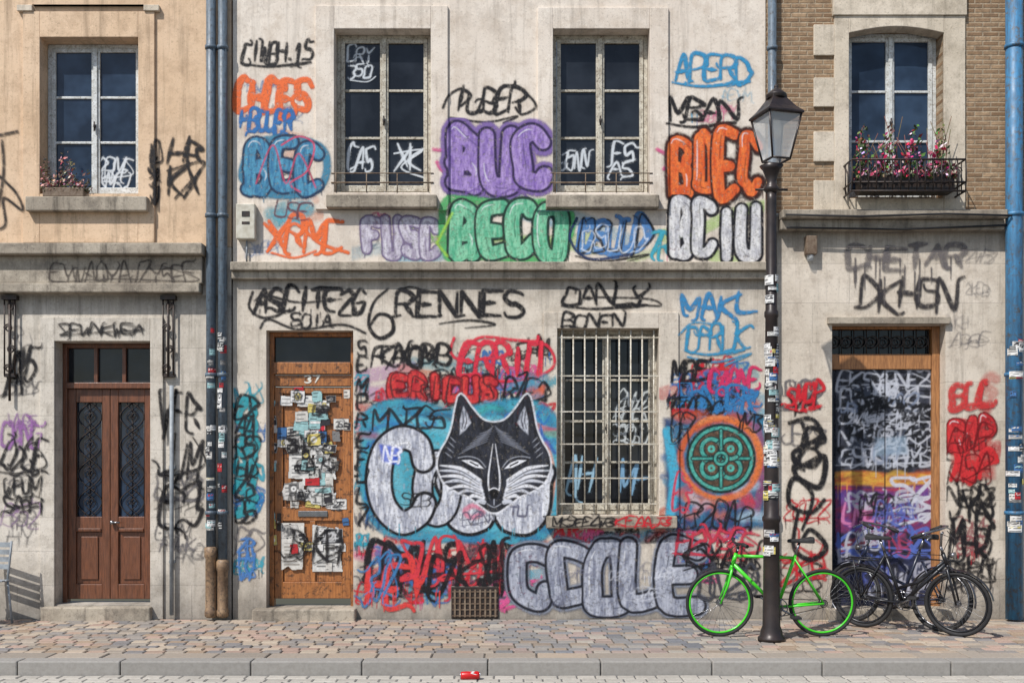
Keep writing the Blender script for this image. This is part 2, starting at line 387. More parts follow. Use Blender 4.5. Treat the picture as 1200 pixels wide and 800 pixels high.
# brick
t=NT('thin_brown_brick'); sx=t.n('ShaderNodeSeparateXYZ'); t.l(t.co,sx.inputs[0]); cb=t.n('ShaderNodeCombineXYZ'); t.l(sx.outputs[0],cb.inputs[0]); t.l(sx.outputs[2],cb.inputs[1])
br=t.n('ShaderNodeTexBrick'); t.l(cb.outputs[0],br.inputs[0]); br.inputs['Scale'].default_value=1; br.inputs['Brick Width'].default_value=.17; br.inputs['Row Height'].default_value=.05; br.inputs['Mortar Size'].default_value=.009; br.inputs['Mortar Smooth'].default_value=.5
br.inputs['Color1'].default_value=C4(170,142,112); br.inputs['Color2'].default_value=C4(130,102,76); br.inputs['Mortar'].default_value=C4(172,154,130)
col=t.mix(t.ma('MULTIPLY',t.mr(t.noise(13,6,.75),.4,.6),.6),br.outputs[0],C4(108,90,72))
t.bump(t.ma('SUBTRACT',t.ma('MULTIPLY',t.noise(50,4),.8),br.outputs[1]),.7,.012); M['brick']=t.fin(col,.9,0,.2)
M['white']=surf('chipped_white_paint',C(214,216,214),C(176,176,170),14,.55,bump=.25,c3=C(140,134,122))
M['cream']=surf('weathered_cream_paint',C(204,198,182),C(156,146,128),14,.6,bump=.35,c3=C(96,84,70))
M['pale_iron']=surf('pale_worn_iron_paint',C(206,200,186),C(160,150,132),16,.7,bump=.3,c3=C(112,94,76))
M['wood_dark']=surf('brown_door_wood',C(120,74,50),C(82,50,34),5,.4,bump=.25,streak=(14,14,1.2))
M['wood']=surf('worn_orange_oak',C(176,114,62),C(126,78,44),5,.45,bump=.35,streak=(14,14,1.2),c3=C(84,56,36))
M['wood_or']=surf('orange_brown_wood',C(178,124,76),C(124,82,48),5,.5,bump=.3,streak=(12,12,1.2))
M['iron']=surf('black_iron',C(38,36,36),C(62,48,40),20,.5,.3,bump=.2)
M['rust']=surf('rusty_iron',C(128,112,94),C(88,68,52),16,.75,bump=.3)
M['zinc']=surf('grey_painted_pipe',C(98,112,124),C(74,86,96),7,.5,bump=.15,streak=(6,6,1),c3=C(66,70,74))
M['bluepipe']=surf('bright_blue_pipe',C(62,126,168),C(58,92,120),5,.5,bump=.15,streak=(6,6,1),c3=C(80,84,88))
M['castbrown']=surf('brown_cast_iron',C(150,122,92),C(98,76,58),9,.6,bump=.3,c3=C(70,60,50))
M['lamp']=surf('dark_lamp_paint',C(56,46,42),C(38,32,31),10,.4,.2,bump=.1)
M['plastic']=surf('off_white_box',C(205,200,185),C(175,168,150),12,.5)
M['rubber']=surf('black_rubber',C(28,28,30),C(40,38,38),20,.75)
M['green']=surf('bright_green_paint',C(76,205,44),C(62,185,38),5,.3,bump=0)
M['steel']=surf('bicycle_steel',C(150,150,152),C(120,120,122),20,.3,.9,bump=0)
M['black']=surf('black_bicycle_paint',C(24,25,29),C(34,34,38),9,.35,bump=0)
M['navy']=surf('dark_blue_bicycle_paint',C(36,44,66),C(28,32,48),9,.35,bump=0)
M['red']=surf('red_can_enamel',C(200,24,26),C(180,20,22),9,.3,bump=0)
M['alu']=surf('bare_aluminium',C(190,190,192),C(170,170,172),9,.3,.9,bump=0)
M['grey']=surf('grey_painted_metal',C(150,156,160),C(112,116,120),9,.5)
t=NT('dark_window_glass'); f=t.mr(t.noise(2.2,3,.6),.4,.7); t.bump(t.noise(2.5,2),.15,.02); M['glass']=t.fin(t.mix(f,C4(20,22,26),C4(40,44,50)),.08,0,.35)  # opaque pane; lighter mottling in the colour stands in for cloudy reflections
t=NT('blue_window_glass'); f=t.mr(t.noise(2.,3,.6),.4,.7); t.bump(t.noise(2.5,2),.15,.02); M['glassb']=t.fin(t.mix(f,C4(26,36,50),C4(52,68,88)),.08,0,.35)  # bluish opaque pane, its paler patches painted in as reflections
t=NT('lantern_glass'); t.fin(C4(215,218,218),.2,0,.5); tr=t.n('ShaderNodeBsdfTransparent'); mx=t.n('ShaderNodeMixShader'); mx.inputs[0].default_value=.42
t.l(tr.outputs[0],mx.inputs[1]); t.l(t.b.outputs[0],mx.inputs[2]); t.l(mx.outputs[0],t.out.inputs[0]); M['lglass']=t.m
BK=C(24,22,25); WH=C(225,225,222); RD=C(200,34,46); TEAL=C(48,160,180); BLU=C(44,110,172); SKY=C(110,180,210); ORG=C(232,108,52); PUR=C(150,122,188); GRN=C(104,186,138); PNK=C(214,84,140)
# ------------------------------------------------------------------ ground
def struct(o): o['kind']='structure'; return o
t=NT('asphalt'); a=t.mix(t.mr(t.noise(3,6),.4,.6),C4(104,102,100),C4(80,79,78)); t.bump(t.noise(180,3),.5,.004); M['asphalt']=t.fin(a,.9)
t=NT('dusty_mortar'); t.bump(t.noise(90,4),.4,.004); M['mortar']=t.fin(t.mix(t.mr(t.noise(6,6),.4,.6),C4(104,96,86),C4(72,66,60)),.95)
m=MB(); m.box(-150,150,-150,-2.42,-.5,-.12); struct(m.build('road',M['asphalt']))
m=MB(); m.box(-150,150,-2.25,.1,-.5,-.012); struct(m.build('ground',M['mortar']))
def sett(m,x0,x1,y0,y1,z,col,ch=.007,h=.04):
    zt=z+random.uniform(-.003,.003); j=[random.uniform(-.002,.002) for _ in range(4)]
    v=[(x0,y0,z-h),(x1,y0,z-h),(x1,y1,z-h),(x0,y1,z-h),(x0,y0,zt-ch),(x1,y0,zt-ch),(x1,y1,zt-ch),(x0,y1,zt-ch),(x0+ch,y0+ch,zt+j[0]),(x1-ch,y0+ch,zt+j[1]),(x1-ch,y1-ch,zt+j[2]),(x0+ch,y1-ch,zt+j[3])]
    m.add(v,[(8,9,10,11)]+[(a,(a+1)%4,(a+1)%4+4,a+4) for a in range(4)]+[(a+4,(a+1)%4+4,(a+1)%4+8,a+8) for a in range(4)],False,col)
PAL=[C(160,148,134),C(148,138,126),C(170,154,136),C(162,140,124),C(134,128,122),C(172,158,140),C(142,134,126),C(166,142,128),C(126,122,120),C(156,136,116)]
m=MB(); y=-2.245; row=0
while y<-.02:
    slab=y<-2.0; rh=.25 if slab else .128
    if y+rh>-.03: rh=-y-.005
    x=-8+(.085 if row%2 else 0)
    while x<8:
        w=random.uniform(.42,.5) if slab else random.uniform(.158,.182); k=random.uniform(.86,1.1); c=tuple(q*k for q in random.choice(PAL[:3] if slab else PAL))
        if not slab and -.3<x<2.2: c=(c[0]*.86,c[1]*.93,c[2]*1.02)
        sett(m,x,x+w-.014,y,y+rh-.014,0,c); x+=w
    y+=rh; row+=1
struct(m.build('pavement',M['setts'],colattr=True))
m=MB(); x=-8.1
while x<8:
    w=random.uniform(.85,1.15); k=random.uniform(.93,1.05); c=tuple(q*k for q in C(146,142,136))
    m.box(x,x+w-.007,-2.42,-2.252,-.3,.002,c); x+=w
struct(m.build('kerb',M['setts'],bevel=.012,colattr=True))
m=MB(); y=-2.93
for r in range(4):
    x=-8+random.uniform(0,.2)
    while x<8:
        w=random.uniform(.14,.2); k=random.uniform(.9,1.1); sett(m,x,x+w-.01,y,y+.115,-.112,tuple(q*k for q in C(172,166,156))); x+=w
    y+=.126
struct(m.build('gutter',M['setts'],colattr=True))
# ------------------------------------------------------------------ buildings
def building(name,label,x): return thing(name,label,'building',(x,0,0))
BL=building('townhouse','peach rendered townhouse with brown double door, left of the twin drainpipes',X(110))
BM=building('townhouse','cream rendered house covered in graffiti with wolf mural, RENNES lettering and door number 37',X(585))
BR=building('townhouse','brown brick and pale stone house with barred flower balcony above the painted shop door',X(1060))
TOP=-170
def window(parent,rect,y,rows,fm,gm,label=None,fw=.045,lw=.042,guard=False,sill=None,sillm=None,cut=0):
    x0,z0,x1,z1=rect; m=MB(); e=.002
    m.box(x0+e,x0+fw,y,y+.07,z0+e,z1-e); m.box(x1-fw,x1-e,y,y+.07,z0+e,z1-e); m.box(x0+fw,x1-fw,y,y+.07,z1-fw,z1-e); m.box(x0+fw,x1-fw,y,y+.07,z0+e,z0+fw)
    xm=(x0+x1)/2; panes=[]
    for (a,b) in ((x0+fw+.003,xm-.003),(xm+.003,x1-fw-.003)):
        c,d=z0+fw+.003,z1-fw-.003
        m.box(a,a+lw,y-.012,y+.04,c,d); m.box(b-lw,b,y-.012,y+.04,c,d); m.box(a+lw,b-lw,y-.010,y+.04,d-lw,d); m.box(a+lw,b-lw,y-.010,y+.04,c,c+lw*1.6)
        c2=c+lw*1.6; d2=d-lw; h=(d2-c2)/rows
        for r in range(rows):
            if r: m.box(a+lw,b-lw,y-.004,y+.034,c2+r*h-.013,c2+r*h+.013)
            panes.append((a+lw-.002,b-lw+.002,c2+r*h+(.012 if r else 0),c2+(r+1)*h-(.012 if r<rows-1 else 0)))
    m.box(xm-.022,xm+.022,y-.03,y-.013,z0+fw,z1-fw)
    w=m.build('window',fm,parent,bevel=.004,label=label)
    for (a,b,c,d) in panes:
        q=MB(); tl=random.uniform(-.003,.003); q.box(a,b,y+.014,y+.02,c,d); q.v=[(vx,vy+tl*(vz-c)/(d-c),vz) for vx,vy,vz in q.v]; q.build('pane',gm,w)
    if sill:
        q=MB(); q.pb(sill[0],sill[1],sill[2],sill[3],-.11,.12); q.build('sill',sillm or M['trim'],w,bevel=.012)
    if guard:
        q=MB(); q.tube([(x0-.03,-.03,z0+.10),(x1+.03,-.03,z0+.10)],.009); q.tube([(x0-.03,-.03,z0+.2),(x1+.03,-.03,z0+.2)],.006)
        for k in (.0,.33,.66,1.): q.tube([(x0+.02+(x1-x0-.04)*k,-.03,z0+.0),(x0+.02+(x1-x0-.04)*k,-.03,z0+.2)],.006)
        q.build('guard_rail',M['rust'],w)
    q=MB(); q.tube([(xm+.0,y-.05,(z0+z1)/2-.12),(xm,y-.05,(z0+z1)/2-.02)],.008); q.box(xm-.012,xm+.012,y-.05,y-.031,(z0+z1)/2-.08,(z0+z1)/2-.05); q.build('handle',M['iron'],w)
    return w
def surround(parent,outer,inner,proud,mat,name='window_surround'):
    o=outer;i=inner; m=MB(); y1=.01
    m.pb(o[0],o[1],i[0],o[3],-proud,y1); m.pb(i[2],o[1],o[2],o[3],-proud,y1); m.pb(i[0],o[1],i[2],i[1],-proud,y1)
    if o[3]>i[3]: m.pb(i[0],i[3],i[2],o[3],-proud,y1)
    DRAPE.append(tuple(o)+(proud,))
    return m.build(name,mat,parent,bevel=.006)
# ---- left house
WL=(48,45,163,228); DL=(65,400,177,708)
wall(BL,'upper_wall',M['left_up'],R(-120,TOP,271,290),[R(*WL)])
wall(BL,'ground_floor_wall',M['left_gr'],(X(-120),-.3,X(271),Z(290)),[R(*DL)])
surround(BL,(28,15,182,285),(48,45,163,228),.03,M['left_up'])
surround(BL,(22,8,188,15),(40,8,170,15),.05,M['trim'],'window_hood')
wl=window(BL,R(*WL),.16,3,M['white'],M['glassb'],sill=(35,233,176,250),sillm=M['dirtytrim'])
m=MB(); m.pb(-120,289,243,302,-.20,.0); m.pb(-120,302,240,334,-.10,.0); m.pb(-120,334,238,345,-.14,.0); m.build('cornice',M['dirtytrim'],BL,bevel=.012)
surround(BL,(48,372,192,725),(65,400,177,725),.03,M['left_gr'],'door_surround')
x0,z0,x1,z1=R(*DL); y=.17
m=MB(); m.box(x0+.002,x0+.05,y,y+.1,0,z1-.002); m.box(x1-.05,x1-.002,y,y+.1,0,z1-.002); m.box(x0+.05,x1-.05,y,y+.1,z1-.05,z1-.002); zt=Z(450); m.box(x0+.05,x1-.05,y-.03,y+.1,zt-.035,zt+.03)
dl=m.build('door',M['wood_dark'],BL,bevel=.006,label='brown double door with ornate iron grilles and transom light')
xm=(x0+x1)/2
q=MB(); q.box(x0+.05,x1-.05,y+.05,y+.06,zt+.03,z1-.05); q.build('transom_pane',M['glass'],dl)
for k in range(1,3):
    q=MB(); q.box(x0+.05+(x1-x0-.1)*k/3-.018,x0+.05+(x1-x0-.1)*k/3+.018,y+.01,y+.049,zt+.03,z1-.05); q.build('transom_bar',M['wood_dark'],dl)
for (a,b) in ((x0+.052,xm-.002),(xm+.002,x1-.052)):
    q=MB(); zb=Z(704); s=.085; zl=Z(606); zm=Z(622); zg=Z(470)
    q.box(a,a+s,y+.02,y+.07,zb,zt-.037); q.box(b-s,b,y+.02,y+.07,zb,zt-.037); q.box(a+s,b-s,y+.022,y+.07,zg,zt-.037); q.box(a+s,b-s,y+.022,y+.07,zm-.02,zl); q.box(a+s,b-s,y+.022,y+.07,zb,zb+.16)
    q.box(a+s,b-s,y+.045,y+.06,zb+.16,zm-.02); q.box(a+s+.05,b-s-.05,y+.03,y+.046,zb+.21,zm-.07)
    q.box(a+s+.01,b-s-.01,y+.005,y+.02,zm-.015,zm+.02)
    lf=q.build('door_leaf',M['wood_dark'],dl,bevel=.006)
    q=MB(); q.box(a+s,b-s,y+.055,y+.062,zl,zg); q.build('door_glass',M['glassb'],dl)
    q=MB(); g0,g1=a+s,b-s; gc=(g0+g1)/2; A=(g1-g0)/2-.012; H=zg-zl
    for s_ in (-1,1):
        q.tube([(gc+s_*A*math.sin(math.pi*4*k/64),y+.04+.002*s_,zl+H*k/64) for k in range(65)],.006,6)
        q.tube([(gc+s_*A*.5*math.sin(math.pi*8*k/64+math.pi/2),y+.034,zl+H*k/64) for k in range(65)],.004,5)
        q.tube([(gc+s_*A,y+.042,zl),(gc+s_*A,y+.042,zg)],.005,5)
    q.tube([(gc,y+.046,zl),(gc,y+.046,zg)],.004,5)
    for k in range(4):
        zc=zl+H*(k+.5)/4
        for s_ in (-1,1):
            q.tube([(gc+s_*(.018+.03*(1-i/14)*math.cos(i*.55)),y+.036,zc+.035*(1-i/14)*math.sin(i*.55)*1.4) for i in range(15)],.004,5)
    q.build('iron_door_grille',M['iron'],dl)
q=MB(); q.tube([(xm+.03,y-.02,1.02),(xm+.12,y-.02,1.02)],.01); q.lathe([(.02,1.0),(.022,1.02),(.02,1.04)],xm+.03,y-.01,10); q.build('handle',M['steel'],dl)
m=MB(); m.box(X(53),X(180),-.12,.3,-.1,.14); m.build('door_step',M['dirtytrim'],BL,bevel=.015)
def curl(cx,cz,r,s,turns=1.3,a0=0,y=-.05):
    return [(cx+s*(r*(1-.6*i/24))*math.cos(a0+turns*2*math.pi*i/24),y,cz+(r*(1-.6*i/24))*math.sin(a0+turns*2*math.pi*i/24)) for i in range(25)]
for px in (14,199):
    q=MB(); x=X(px); q.tube([(x,-.05,Z(347)),(x,-.05,Z(470 if px<100 else 442))],.014); q.tube([(x-.055,-.05,Z(347)),(x-.055,-.05,Z(440))],.009); q.tube([(x+.055,-.05,Z(347)),(x+.055,-.05,Z(440))],.009)
    for zz,s in ((360,1),(385,-1),(410,1),(432,-1)): q.tube(curl(x+s*.015,Z(zz),.045,s),.009)
    q.box(x-.08,x+.08,-.07,.0,Z(352),Z(347)); q.box(x-.06,x+.06,-.055,.0,Z(442),Z(438)); q.build('iron_bracket',M['iron'],BL)
# ---- middle house
W1=(392,35,505,226); W2=(648,35,761,226); WG=(653,385,772,603); DM=(312,387,414,712)
wall(BM,'upper_wall',M['mid_up'],R(273,TOP,897,310),[R(*W1),R(*W2)])
wall(BM,'ground_floor_wall',M['mid_gr'],(X(273),-.3,X(897),Z(310)),[R(*DM),R(*WG)])
for W_,O,s in ((W1,(370,8,525,246),(384,230,513,246)),(W2,(630,10,783,246),(640,230,771,246))):
    surround(BM,O,(W_[0],W_[1],W_[2],W_[3]),.028,M['mid_up'])
w1=window(BM,R(*W1),.14,3,M['cream'],M['glass'],guard=True,sill=(384,231,513,246),sillm=M['dirtytrim'])
w2=window(BM,R(*W2),.14,3,M['cream'],M['glass'],guard=True,sill=(640,231,771,246),sillm=M['dirtytrim'])
m=MB(); m.pb(273,309,897,319,-.12,.0); m.pb(273,319,897,328,-.07,.0); m.build('string_course',M['dirtytrim'],BM,bevel=.012)
surround(BM,(637,366,795,603),(653,385,772,603),.022,M['mid_gr'])
wg=window(BM,R(*WG),.17,4,M['cream'],M['glass'],label='ground floor window behind an iron grille',sill=(640,604,792,618),sillm=M['dirtytrim'])
q=MB(); x0,z0,x1,z1=R(*WG)
for k in range(9):
    x=x0+.05+(x1-x0-.1)*k/8; q.tube([(x,.03,z0+.0),(x,.03,z1)],.009,6)
for zz in (395,440,482,520,560,590): q.box(x0,x1,.022,.038,Z(zz)-.007,Z(zz)+.007)
q.build('window_grille',M['pale_iron'],wg)
m=MB(); y=.14; x0,z0,x1,z1=R(*DM)
m.box(x0+.002,x0+.05,y,y+.1,0,z1-.002); m.box(x1-.05,x1-.002,y,y+.1,0,z1-.002); m.box(x0+.05,x1-.05,y,y+.1,z1-.05,z1-.002); m.box(x0+.05,x1-.05,y-.03,y+.1,Z(437),Z(423)); m.box(x0+.05,x1-.05,y+.0,y+.1,Z(451),Z(438))
dm=m.build('door',M['wood'],BM,bevel=.006,label='sticker covered brown wooden door numbered 37')
q=MB(); q.box(x0+.05,x1-.05,y+.05,y+.06,Z(423),z1-.05); q.build('transom_pane',M['glass'],dm)
q=MB(); a,b=x0+.052,x1-.052; zb=Z(703); s=.09; zt=Z(452)
YD=y+.035
q.box(a,a+s,YD-.02,y+.09,zb,zt); q.box(b-s,b,YD-.02,y+.09,zb,zt); q.box(a+s,b-s,YD-.018,y+.09,zt-.07,zt); q.box(a+s,b-s,YD-.018,y+.09,Z(611),Z(594)); q.box(a+s,b-s,YD-.018,y+.09,zb,zb+.18)
xm=(a+b)/2; q.box(xm-.03,xm+.03,YD-.016,y+.09,zb+.18,Z(611)); q.box(a+s,b-s,YD+.004,y+.085,zb+.18,zt-.07)
q.build('door_leaf',M['wood'],dm,bevel=.006)
q=MB(); q.box(X(346),X(381),YD-.03,YD-.019,Z(606),Z(599)); q.build('letter_slot',M['steel'],dm,bevel=.004)
q=MB(); q.lathe([(.022,1.0),(.03,1.02),(.022,1.04)],a+.05,YD-.05,12); q.box(a+.03,a+.07,YD-.03,YD-.02,.93,1.12); q.build('handle',M['iron'],dm)
m=MB(); m.box(X(299),X(418),-.14,.3,-.1,.12); m.build('door_step',M['dirtytrim'],BM,bevel=.015)
m=MB(); m.pb(529,687,584,724,-.02,.0)
vg=m.build('vent_grille',M['iron'],BM,bevel=.004)
q=MB()
for k in range(9): q.box(X(532)+k*.054,X(532)+k*.054+.02,-.034,-.02,Z(722),Z(690))
for k in range(5): q.box(X(530),X(583),-.03,-.021,Z(692+k*7)-.01,Z(692+k*7))
q.build('grille_bar',M['rust'],vg)
# ---- right house
WR=(994,32,1105,232); DR=(975,380,1108,722)
wall(BR,'brick_wall',M['brick'],R(898,TOP,1330,250),[R(*WR)])
wall(BR,'ground_floor_wall',M['right_gr'],(X(898),-.3,X(1330),Z(250)),[R(*DR)])
m=MB()
m.pb(977,20,994,250,-.03,.01); m.pb(1105,20,1130,250,-.03,.01); m.pb(994,233,1105,250,-.026,.01)
for (a,b) in ((30,66),(92,126),(155,190),(212,250)): m.pb(953,a,977,b,-.026,.01)
m.pb(975,-60,1131,20,-.05,.01)
pts=[(X(994),Z(19)),(X(994),Z(40))]+[(X(994+111*k/12),Z(40)+.07*math.sin(math.pi*k/12)) for k in range(1,12)]+[(X(1105),Z(40)),(X(1105),Z(19))]
m.prism(pts,-.031,.14); m.build('window_surround',M['trim'],BR,bevel=.006)
wr=window(BR,R(*WR),.17,3,M['white'],M['glassb'])
m=MB(); m.pb(912,250,1172,260,-.18,.0); m.pb(912,260,1172,272,-.11,.0); m.build('cornice',M['dirtytrim'],BR,bevel=.012)
m=MB(); m.tube([(X(915),-.2,Z(257)),(X(1000),-.205,Z(259)),(X(1100),-.2,Z(256)),(X(1175),-.2,Z(258))],.012); m.build('cable',M['rubber'],BR)
m=MB(); m.tube([(X(918),-.13,Z(270)),(X(1050),-.13,Z(272)),(X(1175),-.13,Z(267))],.01); m.build('cable',M['rubber'],BR)
m=MB(); m.pb(969,372,1112,380,-.05,.0); m.build('lintel',M['dirtytrim'],BR,bevel=.006)
x0,z0,x1,z1=R(*DR); y=.16
m=MB(); m.box(x0+.002,x0+.04,y,y+.1,0,z1); m.box(x1-.085,x1-.002,y-.02,y+.1,0,z1); m.box(x0+.04,x1-.085,y-.01,y+.1,Z(431),Z(413)); m.box(x0+.04,x1-.085,y,y+.1,z1-.03,z1)
dr=m.build('shop_door',M['wood_or'],BR,bevel=.006,label='shop door panel painted over in black, yellow, pink and white')
q=MB(); q.box(x0+.04,x1-.085,y+.06,y+.07,Z(413),z1-.03); q.build('transom_pane',M['glass'],dr)
q=MB()
for k in range(8):
    cx=x0+.09+k*.135; cz=(Z(413)+z1-.03)/2
    q.torus((cx,y+.02,cz),.06,.007,18,6); q.torus((cx,y+.02,cz),.03,.006,14,6); q.tube([(cx+.067,y+.02,Z(413)),(cx+.067,y+.02,z1-.03)],.006,6)
q.build('iron_scroll_grille',M['iron'],dr)
q=MB(); q.box(x0+.041,x1-.086,y+.05,y+.09,0.12,Z(431)); q.box(x0+.05,x1-.1,y+.03,y+.05,.14,.5); pan=q.build('door_panel',M['navy'],dr)
m=MB(); m.box(X(968),X(1112),-.1,.3,-.1,.12); m.build('door_step',M['dirtytrim'],BR,bevel=.015)
PY=y+.048
HOLES+=[W1,W2,WG,DM,WL,DL,DR,WR,(384,231,513,246),(640,231,771,246),(640,604,792,618),(35,233,176,250),(529,687,584,724),(969,372,1112,380),(273,309,897,328),(-120,289,243,345),(912,250,1172,272),(300,712,418,726)]
# ------------------------------------------------------------------ graffiti
KK=[0]
def tag(parent,box,fn,label=None,y=0.0,res=.9,name='graffiti_tag',mat=None):
    p=Paint(*box,res); fn(p); KK[0]+=1
    yy=y-(.0025+.00015*KK[0]) if y==0 else y
    return p.emit(name,parent,yy,mat or M['spray'],label,drape=(y==0))
def simple(parent,text,box,w,col,label=None,pad=14,**k):
    return tag(parent,(box[0]-pad,box[1]-pad,box[2]+pad,box[3]+pad),lambda p:T(p,text,box,w,col,**k),label)
def sc(parent,box,w,col,seed,label=None,n=7,rows=1,y=0.0,mat=None,a=.92):
    return tag(parent,(box[0]-8,box[1]-8,box[2]+8,box[3]+8),lambda p:scrawl(p,box,w,col,seed,n,rows=rows,a=a),label,y=y,mat=mat)
GY=C(110,106,108)
# --- underlying layers of old paint
def f(p):
    haze(p,(425,425,650,500),[RD,SKY,TEAL,C(210,120,90),C(200,160,190)],22,1); clutter(p,(428,398,650,500),[BK,RD,BLU,C(60,60,70),PNK,BK],26,2,(9,24)); haze(p,(425,500,440,620),[TEAL,SKY],6,3)
tag(BM,(416,385,652,510),f,'layers of old red, blue and black tags above the wolf mural')
def f(p):
    haze(p,(424,630,640,700),[RD,SKY,PNK,C(180,80,90),TEAL],20,4); clutter(p,(418,628,640,712),[BK,RD,BLU,BK,PNK,C(60,60,70)],30,5,(12,30),(2,4))
tag(BM,(412,620,660,722),f,'layers of old tags low on the wall')
def f(p):
    haze(p,(785,430,890,500),[SKY,PNK,RD,TEAL],14,6); clutter(p,(778,415,892,500),[BK,BLU,RD,BLU,BK],18,7,(10,24)); haze(p,(780,600,890,660),[C(200,90,60),RD,SKY,PNK],12,8); clutter(p,(778,590,892,690),[BK,RD,BLU,BK,PNK],20,9,(10,26),(1.8,3.6))
tag(BM,(770,405,897,700),f,'layers of old tags around the knot emblem')
def f(p): haze(p,(650,622,790,640),[TEAL,SKY,RD,BLU],10,10,(6,10)); clutter(p,(640,616,792,642),[RD,BK,BLU,PNK],12,11,(8,14),(1.6,2.6)); clutter(p,(640,500,652,600),[BLU,TEAL],3,12,(8,14)); haze(p,(774,480,792,600),[TEAL,SKY,BLU],6,13,(6,10))
tag(BM,(630,470,800,650),f,'small layered tags around the grilled window')
def f(p): clutter(p,(276,95,370,300),[C(180,90,110),SKY,GY,BLU],10,12,(8,16),(1.2,2),.6); haze(p,(280,95,372,290),[SKY,C(230,160,130)],8,13,(8,16),(.2,.4))
tag(BM,(273,80,380,306),f,'thin faded tags left of the upper window')
def f(p): clutter(p,(418,240,640,304),[GY,C(190,160,190),C(120,170,80),PNK],10,14,(10,18),(1.2,2.4),.6); haze(p,(420,250,892,300),[C(200,190,200),SKY,C(170,210,110)],10,15,(8,16),(.2,.45)); clutter(p,(776,100,890,300),[PNK,GY,SKY],8,16,(8,14),(1.2,2),.55)
tag(BM,(412,92,897,308),f,'thin faded tags under the upper windows',res=1.1)
def f(p): clutter(p,(275,420,310,700),[BK,TEAL,BLU,GY],9,17,(12,30),(1.6,3.2)); clutter(p,(414,392,432,700),[BK,GY,TEAL],10,18,(10,18),(1.4,2.6))
tag(BM,(273,400,440,722),f,'narrow tags on both sides of door 37')
def f(p): clutter(p,(182,470,240,690),[GY,C(90,88,90),BK],6,19,(14,30),(1.4,2.6),.7); clutter(p,(0,380,50,640),[GY,C(90,88,90),C(150,110,160)],7,20,(12,26),(1.2,2.4),.65)
tag(BL,(-30,340,248,710),f,'thin old tags around the brown door',res=1.1)
def f(p): clutter(p,(1106,430,1168,690),[BK,RD,GY,BK,C(150,90,90)],12,21,(12,30),(1.6,3.2)); clutter(p,(914,440,972,690),[BK,GY,RD,GY],8,22,(14,34),(1.6,3.2)); clutter(p,(1110,280,1168,440),[GY],4,23,(10,16),(1.2,2),.5); haze(p,(1110,445,1165,565),[RD,C(210,120,110)],8,24,(8,16),(.25,.5))
tag(BR,(905,270,1174,700),f,'layered black and red tags around the shop door',res=1.1)
# --- middle upper
simple(BM,'CIWBH.1S',(284,50,364,72),3,BK,'black tag with underline',seed=2,swoosh=True,jit=1.1)
simple(BM,'CHCES',(276,96,360,130),7,ORG,'thick orange lettering',seed=3,jit=.8,adv=1.05)
simple(BM,'HBOUER',(281,131,342,153),3.8,BLU,'blue lettering',seed=4,jit=.8)
def f(p):
    p.stroke(cr([(284,200),(300,168),(345,163),(378,175),(382,205),(365,225),(320,228),(290,215)],6,True),9,C(60,130,160),.9,3,1.2)
    Bub(p,'BEC',(284,164,382,228),C(84,154,184),C(46,110,150),C(26,50,80),.4,2.6,None,5)
    p.stroke(cr([(330,170),(350,160),(368,170),(360,200),(340,215),(352,225)],8),2.2,C(200,70,100),.9,1)
    p.stroke(cr([(300,215),(320,170),(335,215),(350,180),(370,220)],8),2,C(190,70,100),.8,1)
    drips(p,(290,215,370,225),C(50,120,150),6,3,1.5,22)
tag(BM,(272,145,395,260),f,'teal and blue bubble letters')
def f(p):
    haze(p,(320,235,368,262),[C(100,170,185)],6,3); T(p,'XRMC',(312,258,398,292),5,ORG,seed=6,jit=1); p.stroke(cr([(310,262),(330,280),(345,262),(375,285),(408,296)],8),4,ORG,.9,1.5)
    T(p,'USE',(322,236,362,256),2,C(100,60,70),seed=3); p.stroke(cr([(318,296),(345,302),(370,294)],8),2.5,ORG,.9,1.5)
tag(BM,(300,222,418,308),f,'orange lettering over pale blue haze')
tag(BM,(418,245,525,308),lambda p:Bub(p,'FUSC',(424,254,518,303),C(206,200,210),C(160,150,168),C(118,104,134),.4,2,None,7),'faded lavender and white bubble letters')
def f(p):
    T(p,'IUBER',(530,106,612,132),3.4,BK,seed=8,jit=1.2); p.stroke(cr([(519,126),(526,112),(540,104),(552,112),(540,124)],8),2.8,BK,.9,1.3,.8); p.stroke(cr([(590,100),(612,106),(628,124),(612,134),(604,126)],8),2.8,BK,.9,1.3,.8); p.stroke(cr([(528,138),(570,143),(606,136),(590,144)],8),2.4,BK,.9,1.3)
tag(BM,(512,88,645,152),f,'black handstyle tag')
def f(p):
    p.stroke(cr([(508,175),(530,180),(520,200),(512,190)],8),4,PNK,.8,2,1); Bub(p,'BUC',(523,147,649,230),C(172,146,200),C(126,98,168),C(44,30,70),.44,3.2,C(126,100,164),9,hw=4)
    p.stroke(cr([(540,230),(560,222),(575,234),(600,222),(620,232)],8),2,C(110,80,150),.8,1); drips(p,(540,220,630,226),C(110,80,150),6,4,1.3,14)
tag(BM,(503,138,664,248),f,'purple bubble letters')
def f(p):
    p.stroke(cr([(520,240),(545,234),(600,240),(660,238),(668,275),(640,302),(560,300),(524,300)],6,True),9,C(84,175,104),.85,3,1.4)
    Bub(p,'BECO',(526,233,666,306),C(136,200,162),C(80,166,128),C(20,50,40),.44,3,None,10)
    p.stroke([(524,300),(512,285),(530,250)],3,C(160,205,70),.8,2,1)
tag(BM,(505,224,684,310),f,'green bubble letters')
